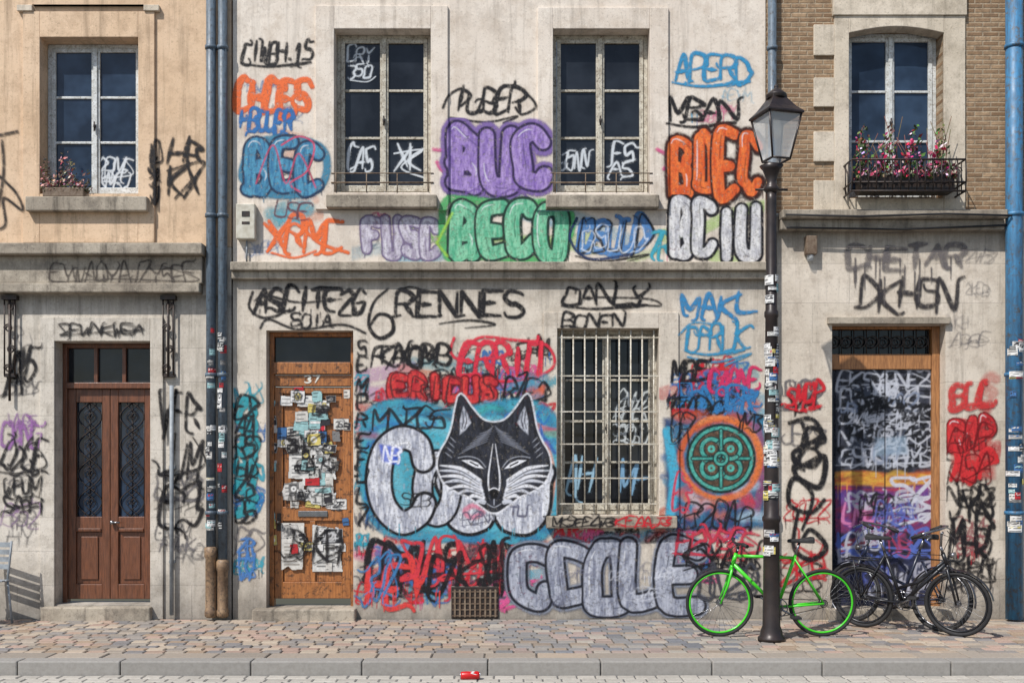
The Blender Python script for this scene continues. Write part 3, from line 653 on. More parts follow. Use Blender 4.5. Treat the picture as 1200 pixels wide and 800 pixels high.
def f(p):
    T(p,'OSUUD',(678,260,756,294),8,C(80,130,185),seed=11,jit=.8,adv=1.1); T(p,'OSUUD',(676,260,760,296),2.2,BK,seed=12,jit=1.1,adv=1.1,swoosh=True); T(p,'OSUUD',(680,264,756,292),1.2,C(225,230,235),seed=15,jit=1.1,adv=1.1,a=.7); T(p,'7R',(760,272,784,298),4,C(60,160,180),seed=5); p.stroke(cr([(676,256),(668,280),(690,303),(740,298)],8),3,C(30,50,90),.9,1.4)
tag(BM,(662,246,795,310),f,'blue lettering with black lines')
simple(BM,'APERD',(790,68,878,94),3.8,C(50,140,185),'light blue tag',seed=13,jit=1,swoosh=True)
simple(BM,'MBAN',(783,118,862,142),3.6,BK,'black tag with arrow sweep',seed=14,jit=1.1,swoosh=True)
def f(p):
    p.stroke(cr([(770,175),(785,185),(778,198)],6),4,PNK,.8,2,1); Bub(p,'BOEC',(784,150,895,232),C(234,120,56),C(208,84,36),C(60,24,16),.44,3,C(44,30,30),15,hw=1)
tag(BM,(762,142,897,246),f,'orange bubble letters')
tag(BM,(775,228,897,310),lambda p:Bub(p,'BCIU',(784,233,893,307),C(222,220,218),C(178,177,182),C(20,20,28),.44,3,None,16),'white bubble letters with black outline')
# --- middle ground
def f(p):
    T(p,'ASCITE',(298,340,394,364),4.2,BK,seed=17,jit=1); T(p,'26',(398,338,426,364),3.8,BK,seed=2,jit=.8); T(p,'SOIA',(340,368,388,382),2.3,BK,seed=18,jit=.9)
    p.stroke(cr([(298,352),(312,346),(350,354),(400,350)],8),(1.5,3,1),BK,.9,1.4,.8); p.stroke(cr([(305,384),(315,374),(350,386),(400,380),(428,390)],8),2.6,BK,.9,1.4,.8); p.stroke(cr([(296,342),(292,360),(308,372),(330,366),(318,350)],8),3,BK,.9,1.3,.8)
    p.stroke(cr([(455,338),(438,354),(432,380),(444,396),(460,388),(458,372),(444,368),(434,380)],8),(2,5,3),BK,.95,1.3,.8); drips(p,(300,360,420,366),BK,6,7,1.1,10)
tag(BM,(276,326,470,406),f,'black lettering above door 37')
def f(p):
    T(p,'RENNES',(463,342,612,370),4.4,BK,seed=19,jit=.35,bounce=.03,slant=.06,adv=1.22,smooth=None,hook=False,spray=1.2)
    for x in (463,486,511,538,563): p.stroke([(x-3,371),(x+6,369)],2.4,BK,.9,1.2,.6)
    p.stroke(cr([(515,379),(550,375),(580,380),(545,384)],8),(1.5,3,1),BK,.9,1.3,.8); p.stroke(cr([(463,344),(480,336),(500,342)],6),2,BK,.9,1.3,.8)
tag(BM,(450,328,630,392),f,'large black RENNES lettering')
def f(p):
    T(p,'OANLY',(660,336,758,356),3,BK,seed=20,jit=.9,swoosh=True); p.stroke(cr([(700,348),(760,350),(774,358),(740,356)],6),2,BK,.9,1.3,.8); T(p,'BONEN',(658,368,730,383),2.6,BK,seed=21,jit=.6)
tag(BM,(645,328,785,385),f,'black tag over the grilled window')
simple(BM,'MAKL',(798,344,884,368),4,C(54,130,180),'blue tag above the knot emblem, upper one',seed=22,jit=1)
def f(p): T(p,'CPRUK',(804,382,872,408),3.2,C(54,140,180),seed=23,jit=1.1,swoosh=True); p.stroke(cr([(796,392),(812,378),(836,380)],8),2.4,C(54,140,180),.85,1.3,.8); p.stroke(cr([(806,418),(840,424),(880,414),(850,428)],8),2.4,C(54,140,180),.85,1.3,.8)
tag(BM,(788,368,896,434),f,'blue looping tag above the knot emblem')
simple(BM,'MGE',(786,424,826,446),3.8,BK,seed=24,jit=.8)
simple(BM,'CARNE',(830,435,888,458),3.6,C(206,50,96),'crimson tag',seed=25,jit=.8)
def f(p): scrawl(p,(795,455,888,482),3.5,C(50,120,175),31,8); scrawl(p,(785,470,850,498),2.5,BK,33,6); scrawl(p,(840,470,892,496),2.5,C(50,120,175),34,5)
tag(BM,(775,448,897,505),f,'blue and black scribble')
def f(p):
    T(p,'ERRIO',(540,402,632,436),5,C(212,46,66),seed=26,jit=.8); p.stroke(cr([(532,396),(528,412),(540,420),(560,396),(600,398),(640,404),(648,430),(610,446),(560,444)],8),3.2,C(212,46,66),.9,1.4,.8); drips(p,(540,430,640,438),C(212,46,66),8,2,1.2,16)
tag(BM,(520,388,655,455),f,'red tag above the wolf mural')
simple(BM,'KNOMB',(446,404,526,426),3.2,BK,'black tag',seed=27,jit=1)
def f(p):
    Bub(p,'ERICUS',(456,438,584,472),C(218,66,60),C(180,36,46),C(120,16,26),.36,1.6,None,28,shine=None); T(p,'ERICUS',(458,440,580,470),1.6,BK,seed=3,jit=1.2,a=.8); haze(p,(570,440,645,475),[C(70,160,190),C(212,100,60),SKY],7,29,(5,10)); scrawl(p,(590,444,645,470),2.6,BK,43,5)
tag(BM,(446,428,654,484),f,'red lettering piece')
def wolf(p):
    p.stroke(cr([(436,520),(440,488),(480,480),(530,492),(600,480),(640,492),(646,540),(644,600),(620,624),(540,622),(460,616),(436,580)],6,True),26,C(70,160,180),.9,5,1.4,C(46,124,164),20,20)
    p.fill(cr([(445,500),(520,490),(640,500),(640,610),(460,612)],4,True),C(70,160,180),.9,4,C(104,184,200),20,20)
    haze(p,(432,478,645,515),[BLU,C(40,60,90),TEAL,C(60,170,150),C(200,60,60)],14,77,(5,12)); scrawl(p,(436,478,524,500),3,BK,78,7); scrawl(p,(590,484,645,506),2,BLU,79,5); clutter(p,(428,500,456,620),[BLU,C(40,60,90)],4,80)
    p.stroke(cr([(640,520),(648,560),(640,610)],6),7,C(236,130,60),.7,3,1); p.stroke(cr([(632,505),(650,530)],6),5,C(50,80,160),.8,3,1)
    OUT=C(16,16,22); S1=C(216,217,222); S2=C(150,153,166)
    Op=circ(512,572,17,-90,270,24,ry=33); Cp=cr([(496,540),(490,520),(470,513),(451,528),(444,560),(450,592),(470,612),(490,604),(498,590)],6)
    blob=cr([(520,552),(522,590),(528,614),(548,624),(570,618),(580,606),(592,620),(620,624),(640,604),(644,570),(638,545)],6,True)
    p.stroke(blob,9,OUT,1,1.8,1.); p.fill(blob,S1,1,1.5,S2,3,14); p.stroke(Op,27,OUT,1,1.8,.8); p.stroke(Op,20,S1,1,1.5,0,S2,3,14)
    p.stroke(Cp,(30,34,30),OUT,1,1.8,1.); p.stroke(Cp,(22,27,22),S1,1,1.5,0,S2,3,14)
    p.stroke(cr([(580,606),(577,598),(580,588)],6),4,OUT,1,1.2)
    rr=random.Random(8)
    for k in range(26):
        x_=rr.uniform(445,635); y_=rr.uniform(585,612) if x_>530 else rr.uniform(525,605); p.stroke([(x_,y_),(x_+rr.uniform(-1,1),y_+rr.uniform(4,10))],rr.uniform(1,2.4),rr.choice((C(120,124,140),C(235,235,238),C(165,168,180))),.45,1.5)
    p.stroke(cr([(455,536),(463,522),(478,518)],6),2,C(245,245,246),.8,1)
    p.fill([(444,520),(470,524),(468,545),(448,540)],C(60,90,200),.8,3); T(p,'NB',(448,522,468,540),2,C(230,230,240),seed=5)
    p.stroke(cr([(545,598),(556,592),(566,600),(552,606)],6,True),6,C(214,100,130),.7,3); T(p,'SEB',(470,578,504,592),1.6,BK,seed=7); T(p,'TU',(596,594,616,606),2,C(90,90,110),seed=9); scrawl(p,(540,600,575,616),1.4,C(80,80,100),19,4)
    Mi=lambda q:[(2*579-a,b) for a,b in q]
    lh=[(579,496),(568,494),(560,488),(551,477),(540,463),(535,478),(531,500),(525,516),(517,530),(514,544),(517,556),(523,566),(535,574),(549,580),(560,588),(568,594),(574,598),(579,599)]
    head=lh+[q for q in Mi(lh)[::-1]][1:-1]
    wh=C(226,226,230); gr=C(164,167,176); dk=C(26,27,33)
    hs=cr(head,3,True)
    p.stroke(hs,6,wh,.95,2.2,.8); p.stroke(hs,2.4,C(14,14,18),1,1.6,.5); p.fill(hs,dk,1,1.4,C(48,50,60),3,9)
    for mir in (lambda q:q,Mi):
        p.fill(mir([(543,476),(548,485),(552,495),(546,503),(539,509),(539,492)]),C(206,208,216),.95,1.8,C(130,134,146),3,6)
        for dx in (0,3.5): p.stroke(mir([(542+dx,482),(543.5+dx,493),(541+dx,502)]),1.2,C(34,34,40),.9,1.2)
        # brushy cheek fur fanning out from the muzzle
        for i in range(15):
            an=math.radians(172+ i*-4.2+ (3 if i%2 else -3)); an=math.radians(188-i*4.6); ln=52-abs(i-5)*1.9-(4 if i%2 else 0)
            bx_,by_=566,572-6+i*.7; ex_=bx_+ln*math.cos(an); ey_=by_-ln*math.sin(an)*.0+ (i-5)*-1.0
        fur=[((562,563),(540,549),(516,545)),((562,566),(540,553),(514,551)),((562,569),(538,558),(516,558)),((563,572),(540,563),(520,565)),((564,575),(544,569),(526,572)),((565,579),(550,574),(536,578)),((566,583),(556,580),(547,584)),((567,588),(561,587),(556,590))]
        for i,q_ in enumerate(fur):
            p.stroke(mir(cr(list(q_),6)),(5.2,4.8,1.0),wh if i%2==0 else C(200,202,210),.95,1.6)
        for i,q_ in enumerate(fur[:6]):
            p.stroke(mir(cr([(a_,b_+2.6) for a_,b_ in q_],6)),(.6,1.5,.6),C(60,62,72),.85,1.2)
        p.fill(mir([(541,539),(551,538.5),(560,542),(567,549),(557,547.5),(549,543.5)]),wh,1,1.0); p.stroke(mir([(551,541),(560,545.5)]),1.7,C(14,14,18),1,.9)
        p.stroke(mir(cr([(537,536),(549,534.5),(561,538),(569,547)],6)),1.0,gr,.9,1.2)
        for k in range(7): p.stroke(mir(cr([(578-k*1.2,499+k*3),(571-k*3,505+k*3.2),(562-k*4,508+k*4)],5)),(.5,1.3,.4),C(130,133,144),.8,1.2)
        for k in range(4): p.stroke(mir([(528-k*2,512+k*6),(534-k*1.5,518+k*6)]),(.5,1.4,.4),gr,.7,1.2)
        p.stroke(mir(cr([(577.5,520),(575,538),(572.5,556),(572.5,570),(574.5,577)],6)),(.6,1.8,1.4),wh,.95,1.2); p.stroke(mir([(569.5,560),(569,575),(573,588)]),1.5,C(20,20,26),.9,1.2)
    p.fill(cr([(573,575),(579,573.5),(585,575),(583,581),(579,585),(575,581)],4,True),C(10,10,12),1,1.2); p.stroke(cr([(573,574),(579,571.5),(585,574)],6),1.3,wh,.9,1); p.stroke([(579,585),(579,591)],1.3,gr,.9,1.1); p.stroke(cr([(571,590),(579,594),(587,590)],6),1.2,gr,.8,1.1)
    drips(p,(450,612,640,622),C(60,150,170),12,6,1.4,12)
tag(BM,(418,452,655,638),wolf,'wolf head mural over silver letters and turquoise ground',res=.7,name='wolf_mural')
def f(p):
    p.fill([(778,490),(896,488),(896,618),(782,620)],C(62,132,166),.85,6,C(50,74,116),12,14)
    p.stroke(cr([(782,505),(790,560),(784,612)],6),11,C(70,170,200),.9,3,1); p.stroke(cr([(888,500),(894,550),(886,600)],6),9,C(150,70,110),.7,3,1)
    cx,cy=845,537
    haze(p,(800,485,888,508),[RD,C(200,90,60),C(150,50,90)],8,31,(6,12)); haze(p,(800,572,885,612),[C(216,110,60),C(180,205,220),RD,C(216,110,60)],12,32,(7,13)); 
    rr=random.Random(3)
    for k in range(10):
        a0=rr.uniform(0,360); p.stroke(circ(cx+rr.uniform(-2,2),cy+rr.uniform(-2,2),rr.uniform(43,49),a0,a0+rr.uniform(50,120),12),rr.uniform(4,8),rr.choice((C(216,114,56),C(196,92,50),C(226,140,84))),rr.uniform(.6,.9),3,1.2)
    teal=C(84,174,158); t2=C(54,140,130); dk=C(22,46,44); br_=C(104,78,58)
    p.fill(circ(cx,cy,41),dk,1,1.6); p.fill(circ(cx,cy,38),br_,1,1.4,C(70,56,46),4,4)
    def band(q,w_): p.stroke(q,w_+3,dk,1,1.2); p.stroke(q,w_,teal,1,1.1,0,t2,4,4)
    band(circ(cx,cy,36),3.6)
    for k in range(4):
        a=math.radians(45+90*k); ox,oy=cx+16*math.cos(a),cy+16*math.sin(a); band(circ(ox,oy,11.5),4.2)
    for k in range(4):
        a=math.radians(45+90*k); ox,oy=cx+16*math.cos(a),cy+16*math.sin(a); d_=math.degrees(a); band(circ(ox,oy,11.5,d_+100,d_+175,8),4.2); p.stroke(circ(ox,oy,3,n=10),3,teal,1,1.1)
        a2=math.radians(90*k); band([(cx+7*math.cos(a2),cy+7*math.sin(a2)),(cx+33*math.cos(a2),cy+33*math.sin(a2))],2.6)
    band(circ(cx,cy,7,n=16),2.8)
    scrawl(p,(800,590,885,618),2.4,BK,51,7); scrawl(p,(782,488,812,520),2,BK,52,3); scrawl(p,(860,484,894,505),2.2,BK,53,4); scrawl(p,(786,560,812,600),2.2,C(200,60,80),54,3)
tag(BM,(770,478,897,630),f,'round turquoise interlaced knot emblem',res=.7,name='knot_mural')
def f(p):
    T(p,'CRALR',(426,640,536,686),6,BK,seed=32,jit=1.1,adv=1.0); T(p,'HEY',(428,662,498,704),6,C(212,62,58),seed=33,jit=1.1); scrawl(p,(470,635,590,676),3.4,C(206,56,66),61,7); scrawl(p,(500,650,560,690),4.4,BK,62,4); scrawl(p,(560,638,602,690),4.4,BK,64,4); scrawl(p,(424,650,466,700),2.4,C(60,120,170),63,4)
    drips(p,(430,685,520,700),C(212,62,58),12,8,1.8,20)
tag(BM,(414,626,612,724),f,'black and red lettering low on the wall')
tag(BM,(590,620,840,724),lambda p:(Bub(p,'CCOLE',(600,632,824,714),C(178,181,192),C(124,128,144),C(28,30,40),.4,3.2,C(140,146,160),34,hw=2.5,jit=.9,bounce=.08,pack=.6),clutter(p,(610,640,815,710),[C(90,92,110),C(210,212,220),C(110,112,130)],9,35,(10,16),(1,1.6),.6)),'large silver bubble letters near the pavement',res=.85)
def f(p): scrawl(p,(790,622,890,648),3,C(196,56,76),71,8); scrawl(p,(800,640,890,668),3,BK,72,6); scrawl(p,(815,665,890,700),3,C(60,62,70),73,5)
tag(BM,(680,612,897,706),f,'red and black scribble beside the lamp')
def f(p):
    for i,ch in enumerate('SEMPREFUL7'): T(p,ch,(418,398+i*22,429,413+i*22),2.4,BK,seed=i,jit=.9)
tag(BM,(410,388,437,628),f,'black vertical lettering beside the door')
def f(p): scrawl(p,(277,468,300,602),6,C(50,150,160),81,2,rows=5); scrawl(p,(276,462,302,610),3,BK,82,2,rows=6)
tag(BM,(273,455,310,625),f,'teal and black vertical tag')
tag(BM,(273,622,308,690),lambda p:scrawl(p,(280,632,299,680),2.6,C(70,120,180),84,2,rows=3),'small blue tag low beside the door')
tag(BM,(640,600,795,622),lambda p:(scrawl(p,(648,606,720,616),1.5,BK,90,12),scrawl(p,(722,606,786,616),1.5,RD,91,9)),'tiny lettering on the sill of the grilled window',y=-.114,res=.7)
# left house tags
def f(p): scrawl(p,(176,165,190,235),3,BK,91,2,rows=2); T(p,'HR',(198,165,234,192),3.6,BK,seed=3,jit=1.2); T(p,'KX',(196,194,232,228),3.8,BK,seed=6,jit=1.2); p.stroke(cr([(196,200),(240,190),(205,232)],8),2.4,BK,.9,1.4,.8)
tag(BL,(170,150,246,246),f,'black tag beside the window')
tag(BL,(-20,145,32,270),lambda p:(p.stroke(cr([(-10,160),(20,154)],6),3,BK,.9,1.5,1),p.stroke(cr([(-8,200),(18,225),(26,246),(4,232),(6,262),(-6,270)],8),3,BK,.9,1.5,1),p.stroke(cr([(2,165),(4,200),(-2,240)],8),3,BK,.85,2,1)),'black strokes at the left edge')
sc(BL,(70,380,168,393),1.8,BK,93,'small black scribble over the brown door',n=12)
def f(p): scrawl(p,(2,495,50,524),3,C(150,100,160),94,5,a=.8); scrawl(p,(0,520,54,552),2.8,BK,95,5); scrawl(p,(4,560,50,600),2.2,BK,96,5,rows=2)
tag(BL,(-12,485,64,612),f,'purple and black scribble left of the brown door')
tag(BL,(0,400,50,480),lambda p:(T(p,'A',(6,418,24,462),4,BK,seed=1),scrawl(p,(20,405,44,440),3,BK,97,2)),'black tag under the iron bracket')
tag(BL,(176,455,246,632),lambda p:(scrawl(p,(184,464,238,510),3.4,BK,98,4),scrawl(p,(184,512,240,556),3,BK,99,4),scrawl(p,(188,562,240,612),3.4,BK,100,3)),'tall black scribble between brown door and drainpipe')
tag(BL,(50,300,245,338),lambda p:scrawl(p,(60,311,232,332),1.8,C(80,72,66),102,18,a=.7),'faded scribble on the cornice',y=-.103)
# right house tags
def f(p):
    T(p,'CHETAR',(992,288,1128,314),5.5,C(104,98,98),seed=50,jit=.5,a=.65,adv=1.12,smooth=None); T(p,'DKHGN',(1006,328,1118,360),4.2,C(50,46,48),seed=51,jit=.8,a=.9,adv=1.05)
    drips(p,(1000,300,1130,330),C(90,84,84),14,9,2,36)
tag(BR,(975,276,1150,375),f,'faded grey block lettering above the shop door')
simple(BR,'SMOP',(922,450,962,474),3.2,RD,'small red tag',seed=52,jit=.8,swoosh=True)
def f(p):
    p.stroke(cr([(925,495),(950,490),(962,510),(930,530),(940,545),(966,535),(960,570),(930,560),(925,590),(950,600),(966,585)],8),(4,7,4),BK,.95,1.5,1)
    p.stroke(cr([(940,495),(945,520),(930,550),(952,580),(940,620)],8),(4,6,3),BK,.95,1.5,1); p.stroke(cr([(935,600),(930,640),(950,655),(968,640),(950,620),(940,632)],8),(4,6,4),BK,.95,1.5,1); T(p,'B',(938,500,962,540),4,BK,seed=2)
tag(BR,(914,482,974,672),f,'tall looping black tag between lamp and shop door')
tag(BR,(1104,440,1172,486),lambda p:T(p,'GUL',(1114,451,1162,476),6.5,C(200,54,54),seed=53,jit=.7,a=.85,adv=1.15),'red lettering right of the shop door')
def f(p):
    p.fill([(1114,492),(1162,490),(1166,560),(1116,562)],C(212,70,66),.55,6,C(210,120,110),4,4); Bub(p,'BAP',(1110,488,1168,530),C(208,54,54),C(178,38,44),C(110,14,20),.4,1.6,None,54); T(p,'XVP',(1112,528,1162,562),6.5,C(204,44,48),seed=55,jit=1.1); scrawl(p,(1112,500,1164,560),2,C(110,14,20),57,4,rows=2)
tag(BR,(1104,480,1174,575),f,'dense red lettering right of the shop door')
tag(BR,(1102,566,1174,664),lambda p:(scrawl(p,(1110,574,1166,606),3.4,BK,110,4),scrawl(p,(1112,604,1168,650),4,BK,111,4)),'black scribble above the parked bicycles')
# shop door painting
def f(p):
    p.fill([(979,431),(1096,431),(1096,556),(979,556)],C(34,36,44),1,1,C(62,64,76),5,8); p.fill([(979,566),(1096,566),(1096,640),(979,640)],C(134,48,84),1,1,C(84,50,104),8,6); p.fill([(979,624),(1096,624),(1096,712),(979,712)],C(44,48,76),1,6,C(28,28,38),8,6)
    W_=C(186,188,196)
    for i,yy in enumerate((434,456,478,502,526)):
        scrawl(p,(983,yy,1092,yy+20),2.6,C(18,18,22),170+i,12,a=.95); scrawl(p,(983,yy+1,1092,yy+19),2.1,W_,180+i,12,a=.85)
    clutter(p,(982,434,1094,548),[C(18,18,22),C(120,130,150),C(18,18,22),W_,C(60,66,80)],18,162,(10,22),(1.6,3.2),.95)
    p.fill([(1026,513),(1062,511),(1064,532),(1024,534)],C(150,172,190),.5,4)
    p.fill([(979,553),(1010,551),(1050,555),(1096,552),(1096,566),(1040,570),(979,568)],C(206,156,62),.95,3,C(190,104,52),8,3); haze(p,(980,555,1094,566),[C(214,168,70),C(190,80,50),C(60,50,50)],8,165,(3,5)); p.stroke(cr([(979,571),(1030,574),(1096,571)],6),2.4,C(180,56,60),.8,3); drips(p,(982,562,1094,570),C(206,140,60),12,6,1.4,20)
    haze(p,(982,576,1094,640),[C(176,66,110),C(90,70,150),C(150,50,60),C(60,40,70)],14,166,(5,12)); T(p,'LMBI',(986,590,1040,612),3,C(206,120,166),seed=64,jit=.9); scrawl(p,(1046,560,1092,616),3.2,C(196,196,206),65,3,rows=2); scrawl(p,(982,618,1092,648),3.4,C(84,104,178),66,8); clutter(p,(982,576,1094,700),[C(180,180,192),BK,C(90,100,170),C(170,60,90),BK],20,167,(12,22),(1.6,3.2),.9)
    p.stroke([(1037,431),(1037,700)],1.4,C(16,16,20),1,1); drips(p,(985,480,1090,550),C(180,182,190),12,3,1.2,24)
tag(dr,(978,430,1097,712),f,None,y=PY-.03,name='door_graffiti',mat=M['glasspaint'])
gy=.14+.005
def pt(w,box,fn,y): tag(w,box,fn,None,y=y,res=.6,mat=M['glasspaint'])
LW=C(205,210,214)
pt(w1,(400,45,445,102),lambda p:(T(p,'CRY',(407,54,436,72),1.8,LW,seed=1,jit=1.1),T(p,'350',(408,76,434,90),1.8,LW,seed=2,jit=.9),p.stroke(cr([(410,94),(430,96),(440,90)],6),1.3,LW,.9,1)),gy)
pt(w1,(400,160,446,212),lambda p:(T(p,'CAS',(407,172,436,198),2.4,LW,seed=3,jit=1.2),),gy)
pt(w1,(457,160,502,216),lambda p:(T(p,'XK',(463,170,492,202),2.6,LW,seed=4,jit=1.2),p.stroke(cr([(462,180),(495,176),(470,196),(496,208)],6),2,LW,.9,1)),gy)
pt(w2,(650,165,697,212),lambda p:(T(p,'35NN',(656,178,688,198),2,LW,seed=5,jit=.9),),gy)
pt(w2,(708,160,752,212),lambda p:(T(p,'FS',(716,168,742,190),2.4,LW,seed=6,jit=1.2),T(p,'A5',(714,190,742,208),2,LW,seed=7,jit=1.2)),gy)
pt(wl,(108,178,162,228),lambda p:(scrawl(p,(112,186,156,208),1.8,LW,120,6),scrawl(p,(116,204,154,222),1.8,LW,121,5)),.165)
pt(wg,(655,530,702,592),lambda p:(T(p,'AH',(662,542,692,578),2.6,C(150,185,205),seed=8,jit=1.2),),.175)
pt(wg,(718,450,768,592),lambda p:(scrawl(p,(722,460,762,520),1.6,C(190,195,195),122,5,rows=3),T(p,'MH',(724,542,760,580),2.6,C(120,160,190),seed=9,jit=1.2)),.175)
def f(p): T(p,'37',(357,440,374,448),1.8,C(225,222,210),seed=1,jit=0,slant=0,adv=1.5,bounce=0,spray=0,soft=.8,smooth=None,hook=False)
tag(dm,(352,436,380,452),f,'white number 37',y=.134,res=.4,name='door_number',mat=M['glasspaint'])
# door stickers
rnd=random.Random(21)
SCOL=[C(220,218,212),C(210,206,198),C(196,192,186),C(40,40,44),C(185,46,50),C(228,226,222),C(66,110,160),C(156,196,196),C(228,226,222),C(124,122,120),C(50,48,52),C(230,228,224),C(214,196,110)]
def sticker(cx,cy,w,h,rot,bg,fg,seed):
    m_=max(w,h)*.8; p=Paint(cx-m_,cy-m_,cx+m_,cy+m_,.7); r=random.Random(seed); c,s=math.cos(rot),math.sin(rot)
    tr=lambda u,v:(cx+u*c-v*s,cy+u*s+v*c)
    pts=[tr(-w/2,-h/2),tr(w/2,-h/2),tr(w/2,h/2),tr(-w/2,h/2)]
    if r.random()<.45:
        pts=[]
        for (u0,v0,u1,v1) in ((-w/2,-h/2,w/2,-h/2),(w/2,-h/2,w/2,h/2),(w/2,h/2,-w/2,h/2),(-w/2,h/2,-w/2,-h/2)):
            k=r.choice((1,1,4))
            for i in range(k): pts.append(tr((u0+(u1-u0)*i/k)*(1-(r.random()*.25 if k>1 else 0)),(v0+(v1-v0)*i/k)*(1-(r.random()*.25 if k>1 else 0))))
    p.fill(pts,bg,1,.7,tuple(q*.78 for q in bg),3,3)
    k=max(1,int(h/4))
    for i in range(k):
        v=-h/2+(i+.6)*h/k
        if r.random()<.8: p.stroke([tr(-w*.36,v),tr(w*r.uniform(-.1,.36),v)],r.uniform(.8,1.8),fg,.85,.8)
    if r.random()<.35: p.stroke(circ(*tr(0,0),min(w,h)*.22,n=12),min(w,h)*.2,r.choice(SCOL),.9,.8)
    if r.random()<.3 and w>9: scrawl(p,(cx-w*.35,cy-h*.3,cx+w*.35,cy+h*.3),1.2,fg,seed,4)
    return p
n=0
BIG=[(365,497,30,20,C(200,46,60),C(225,220,215)),(364,520,32,24,C(225,222,216),C(60,60,64)),(352,545,26,30,C(222,220,214),C(80,80,84)),(382,548,26,28,C(220,218,212),C(50,50,54)),(345,575,28,22,C(214,210,204),C(60,60,60)),(375,580,30,20,C(210,208,204),C(44,44,48)),(362,470,26,12,C(224,222,214),C(70,70,90)),(343,640,26,54,C(216,212,204),C(120,112,104)),(384,642,34,54,C(214,212,206),C(60,58,58)),(388,628,26,16,C(30,30,34),C(200,200,200)),(340,622,20,14,C(200,196,190),C(80,80,80))]
for (cx,cy,w,h,bg,fg) in BIG:
    sticker(cx,cy,w,h,rnd.uniform(-.08,.08),bg,fg,int(cx*7+cy)).emit('poster',dm,YD-.0212-.00012*n,M['sticker']); n+=1
while n<95:
    zone=rnd.random()
    if zone<.74: cx=rnd.gauss(365,17); cy=rnd.uniform(458,592); w=rnd.uniform(8,18); h=rnd.uniform(6,14)
    elif zone<.86: cx=rnd.uniform(330,400); cy=rnd.uniform(614,668); w=rnd.uniform(5,12); h=rnd.uniform(5,10)
    else: cx=rnd.choice((320,406))+rnd.uniform(-1,1); cy=rnd.uniform(455,640); w=rnd.uniform(5,9); h=rnd.uniform(6,12)
    if not 316<cx<409: continue
    bg=rnd.choice(SCOL); fg=C(40,40,44) if sum(bg)>.5 else C(210,208,200)
    sticker(cx,cy,w,h,rnd.uniform(-.14,.14),bg,fg,n*13+5).emit('sticker',dm,YD-.0212-.00012*n,M['sticker']); n+=1
tag(dm,(316,450,412,700),lambda p:(clutter(p,(322,458,404,592),[BK,C(40,38,42)],6,200,(10,22),(1.2,2.2),.9),scrawl(p,(366,622,402,660),3,BK,201,3),scrawl(p,(328,625,360,655),1.8,BK,202,3)),None,y=YD-.034,res=.7,name='door_graffiti')
# ------------------------------------------------------------------ curved stickers & pipes
def csticker(parent,cx,cy,r,ang,aw,z0,z1,seed,name='sticker'):
    rn=random.Random(seed); bg=rn.choice(SCOL); fg=C(40,40,44) if sum(bg)>.5 else C(205,205,200); acc=rn.choice(SCOL); m=MB(); na,nz=7,8
    vs=[];cs=[]
    for j in range(nz+1):
        for i in range(na+1):
            a=ang+aw*(i/na-.5); vs.append((cx+r*math.sin(a),cy-r*math.cos(a),z0+(z1-z0)*j/nz))
            c=bg
            if 0<i<na and 0<j<nz:
                if j%3==1 and rn.random()<.75: c=fg
                elif j>nz*.6 and rn.random()<.4: c=acc
            cs.append(c+(1.,))
    m.add(vs,[(j*(na+1)+i,j*(na+1)+i+1,(j+1)*(na+1)+i+1,(j+1)*(na+1)+i) for j in range(nz) for i in range(na)],True); m.c=cs
    return m.build(name,M['sticker'],parent,colattr=True)
def pipe(label,px,r,y,mat,low,lowmat,stick,seed,top=TOP,group=None):
    t=thing('drainpipe',label,'drainpipe',(X(px),y,0),group=group); x=X(px)
    zl=Z(low) if low else .02
    m=MB(); m.tube([(x,y,zl),(x,y,Z(top))],r,16); p=m.build('pipe',mat,t)
    for zz in (60,255,440,600):
        m=MB(); m.lathe([(r+.001,Z(zz)-.02),(r+.012,Z(zz)-.018),(r+.012,Z(zz)+.018),(r+.001,Z(zz)+.02)],x,y,16); m.box(x-.012,x+.012,y+r,0.,Z(zz)-.015,Z(zz)+.015)
        m.build('bracket',mat,t)
    if low:
        m=MB(); q=r*1.15; m.lathe([(q*.8,.03),(q*1.15,.05),(q*1.15,.1),(q,.12),(q,zl-.12),(q*1.2,zl-.1),(q*1.2,zl-.01),(q*.8,zl+.01)],x,y,16); m.build('cast_iron_base',lowmat,t)
    rn=random.Random(seed)
    for k in range(stick):
        z=rn.uniform(max(zl+.05,.9),Z(390)); csticker(t,x,y,r+.0015+.0004*k,rn.uniform(-.8,.8),rn.uniform(.6,1.6),z,z+rn.uniform(.03,.09),seed*50+k)
    return t
pipe('grey drainpipe with short brown iron foot, left one of the twin pipes',250,.05,-.085,M['zinc'],640,M['castbrown'],24,1)
pipe('grey drainpipe with sticker patches, right one of the twin pipes, beside the cream house',263.5,.048,-.08,M['zinc'],655,M['castbrown'],26,2)
pipe('slim grey drainpipe on the house wall directly behind the street lamp',903,.045,-.07,M['zinc'],None,None,0,3)
pipe('wide blue drainpipe with stickers at the right edge behind the bicycles',1182,.085,-.12,M['bluepipe'],None,None,30,4)
t=thing('drainpipe','thin grey pipe running down the wall beside the brown double door','drainpipe',(X(203),-.05,0)); m=MB(); m.tube([(X(203),-.05,.05),(X(203),-.05,Z(452))],.022,10); m.build('pipe',M['grey'],t)
for z_ in (.6,1.6): m=MB(); m.box(X(203)-.03,X(203)+.03,-.05,0,z_,z_+.03); m.build('bracket',M['grey'],t)
t=thing('junction_box','off white electrical box high on the cream house next to the twin drainpipes','electrical box',(X(290),0,Z(283)))
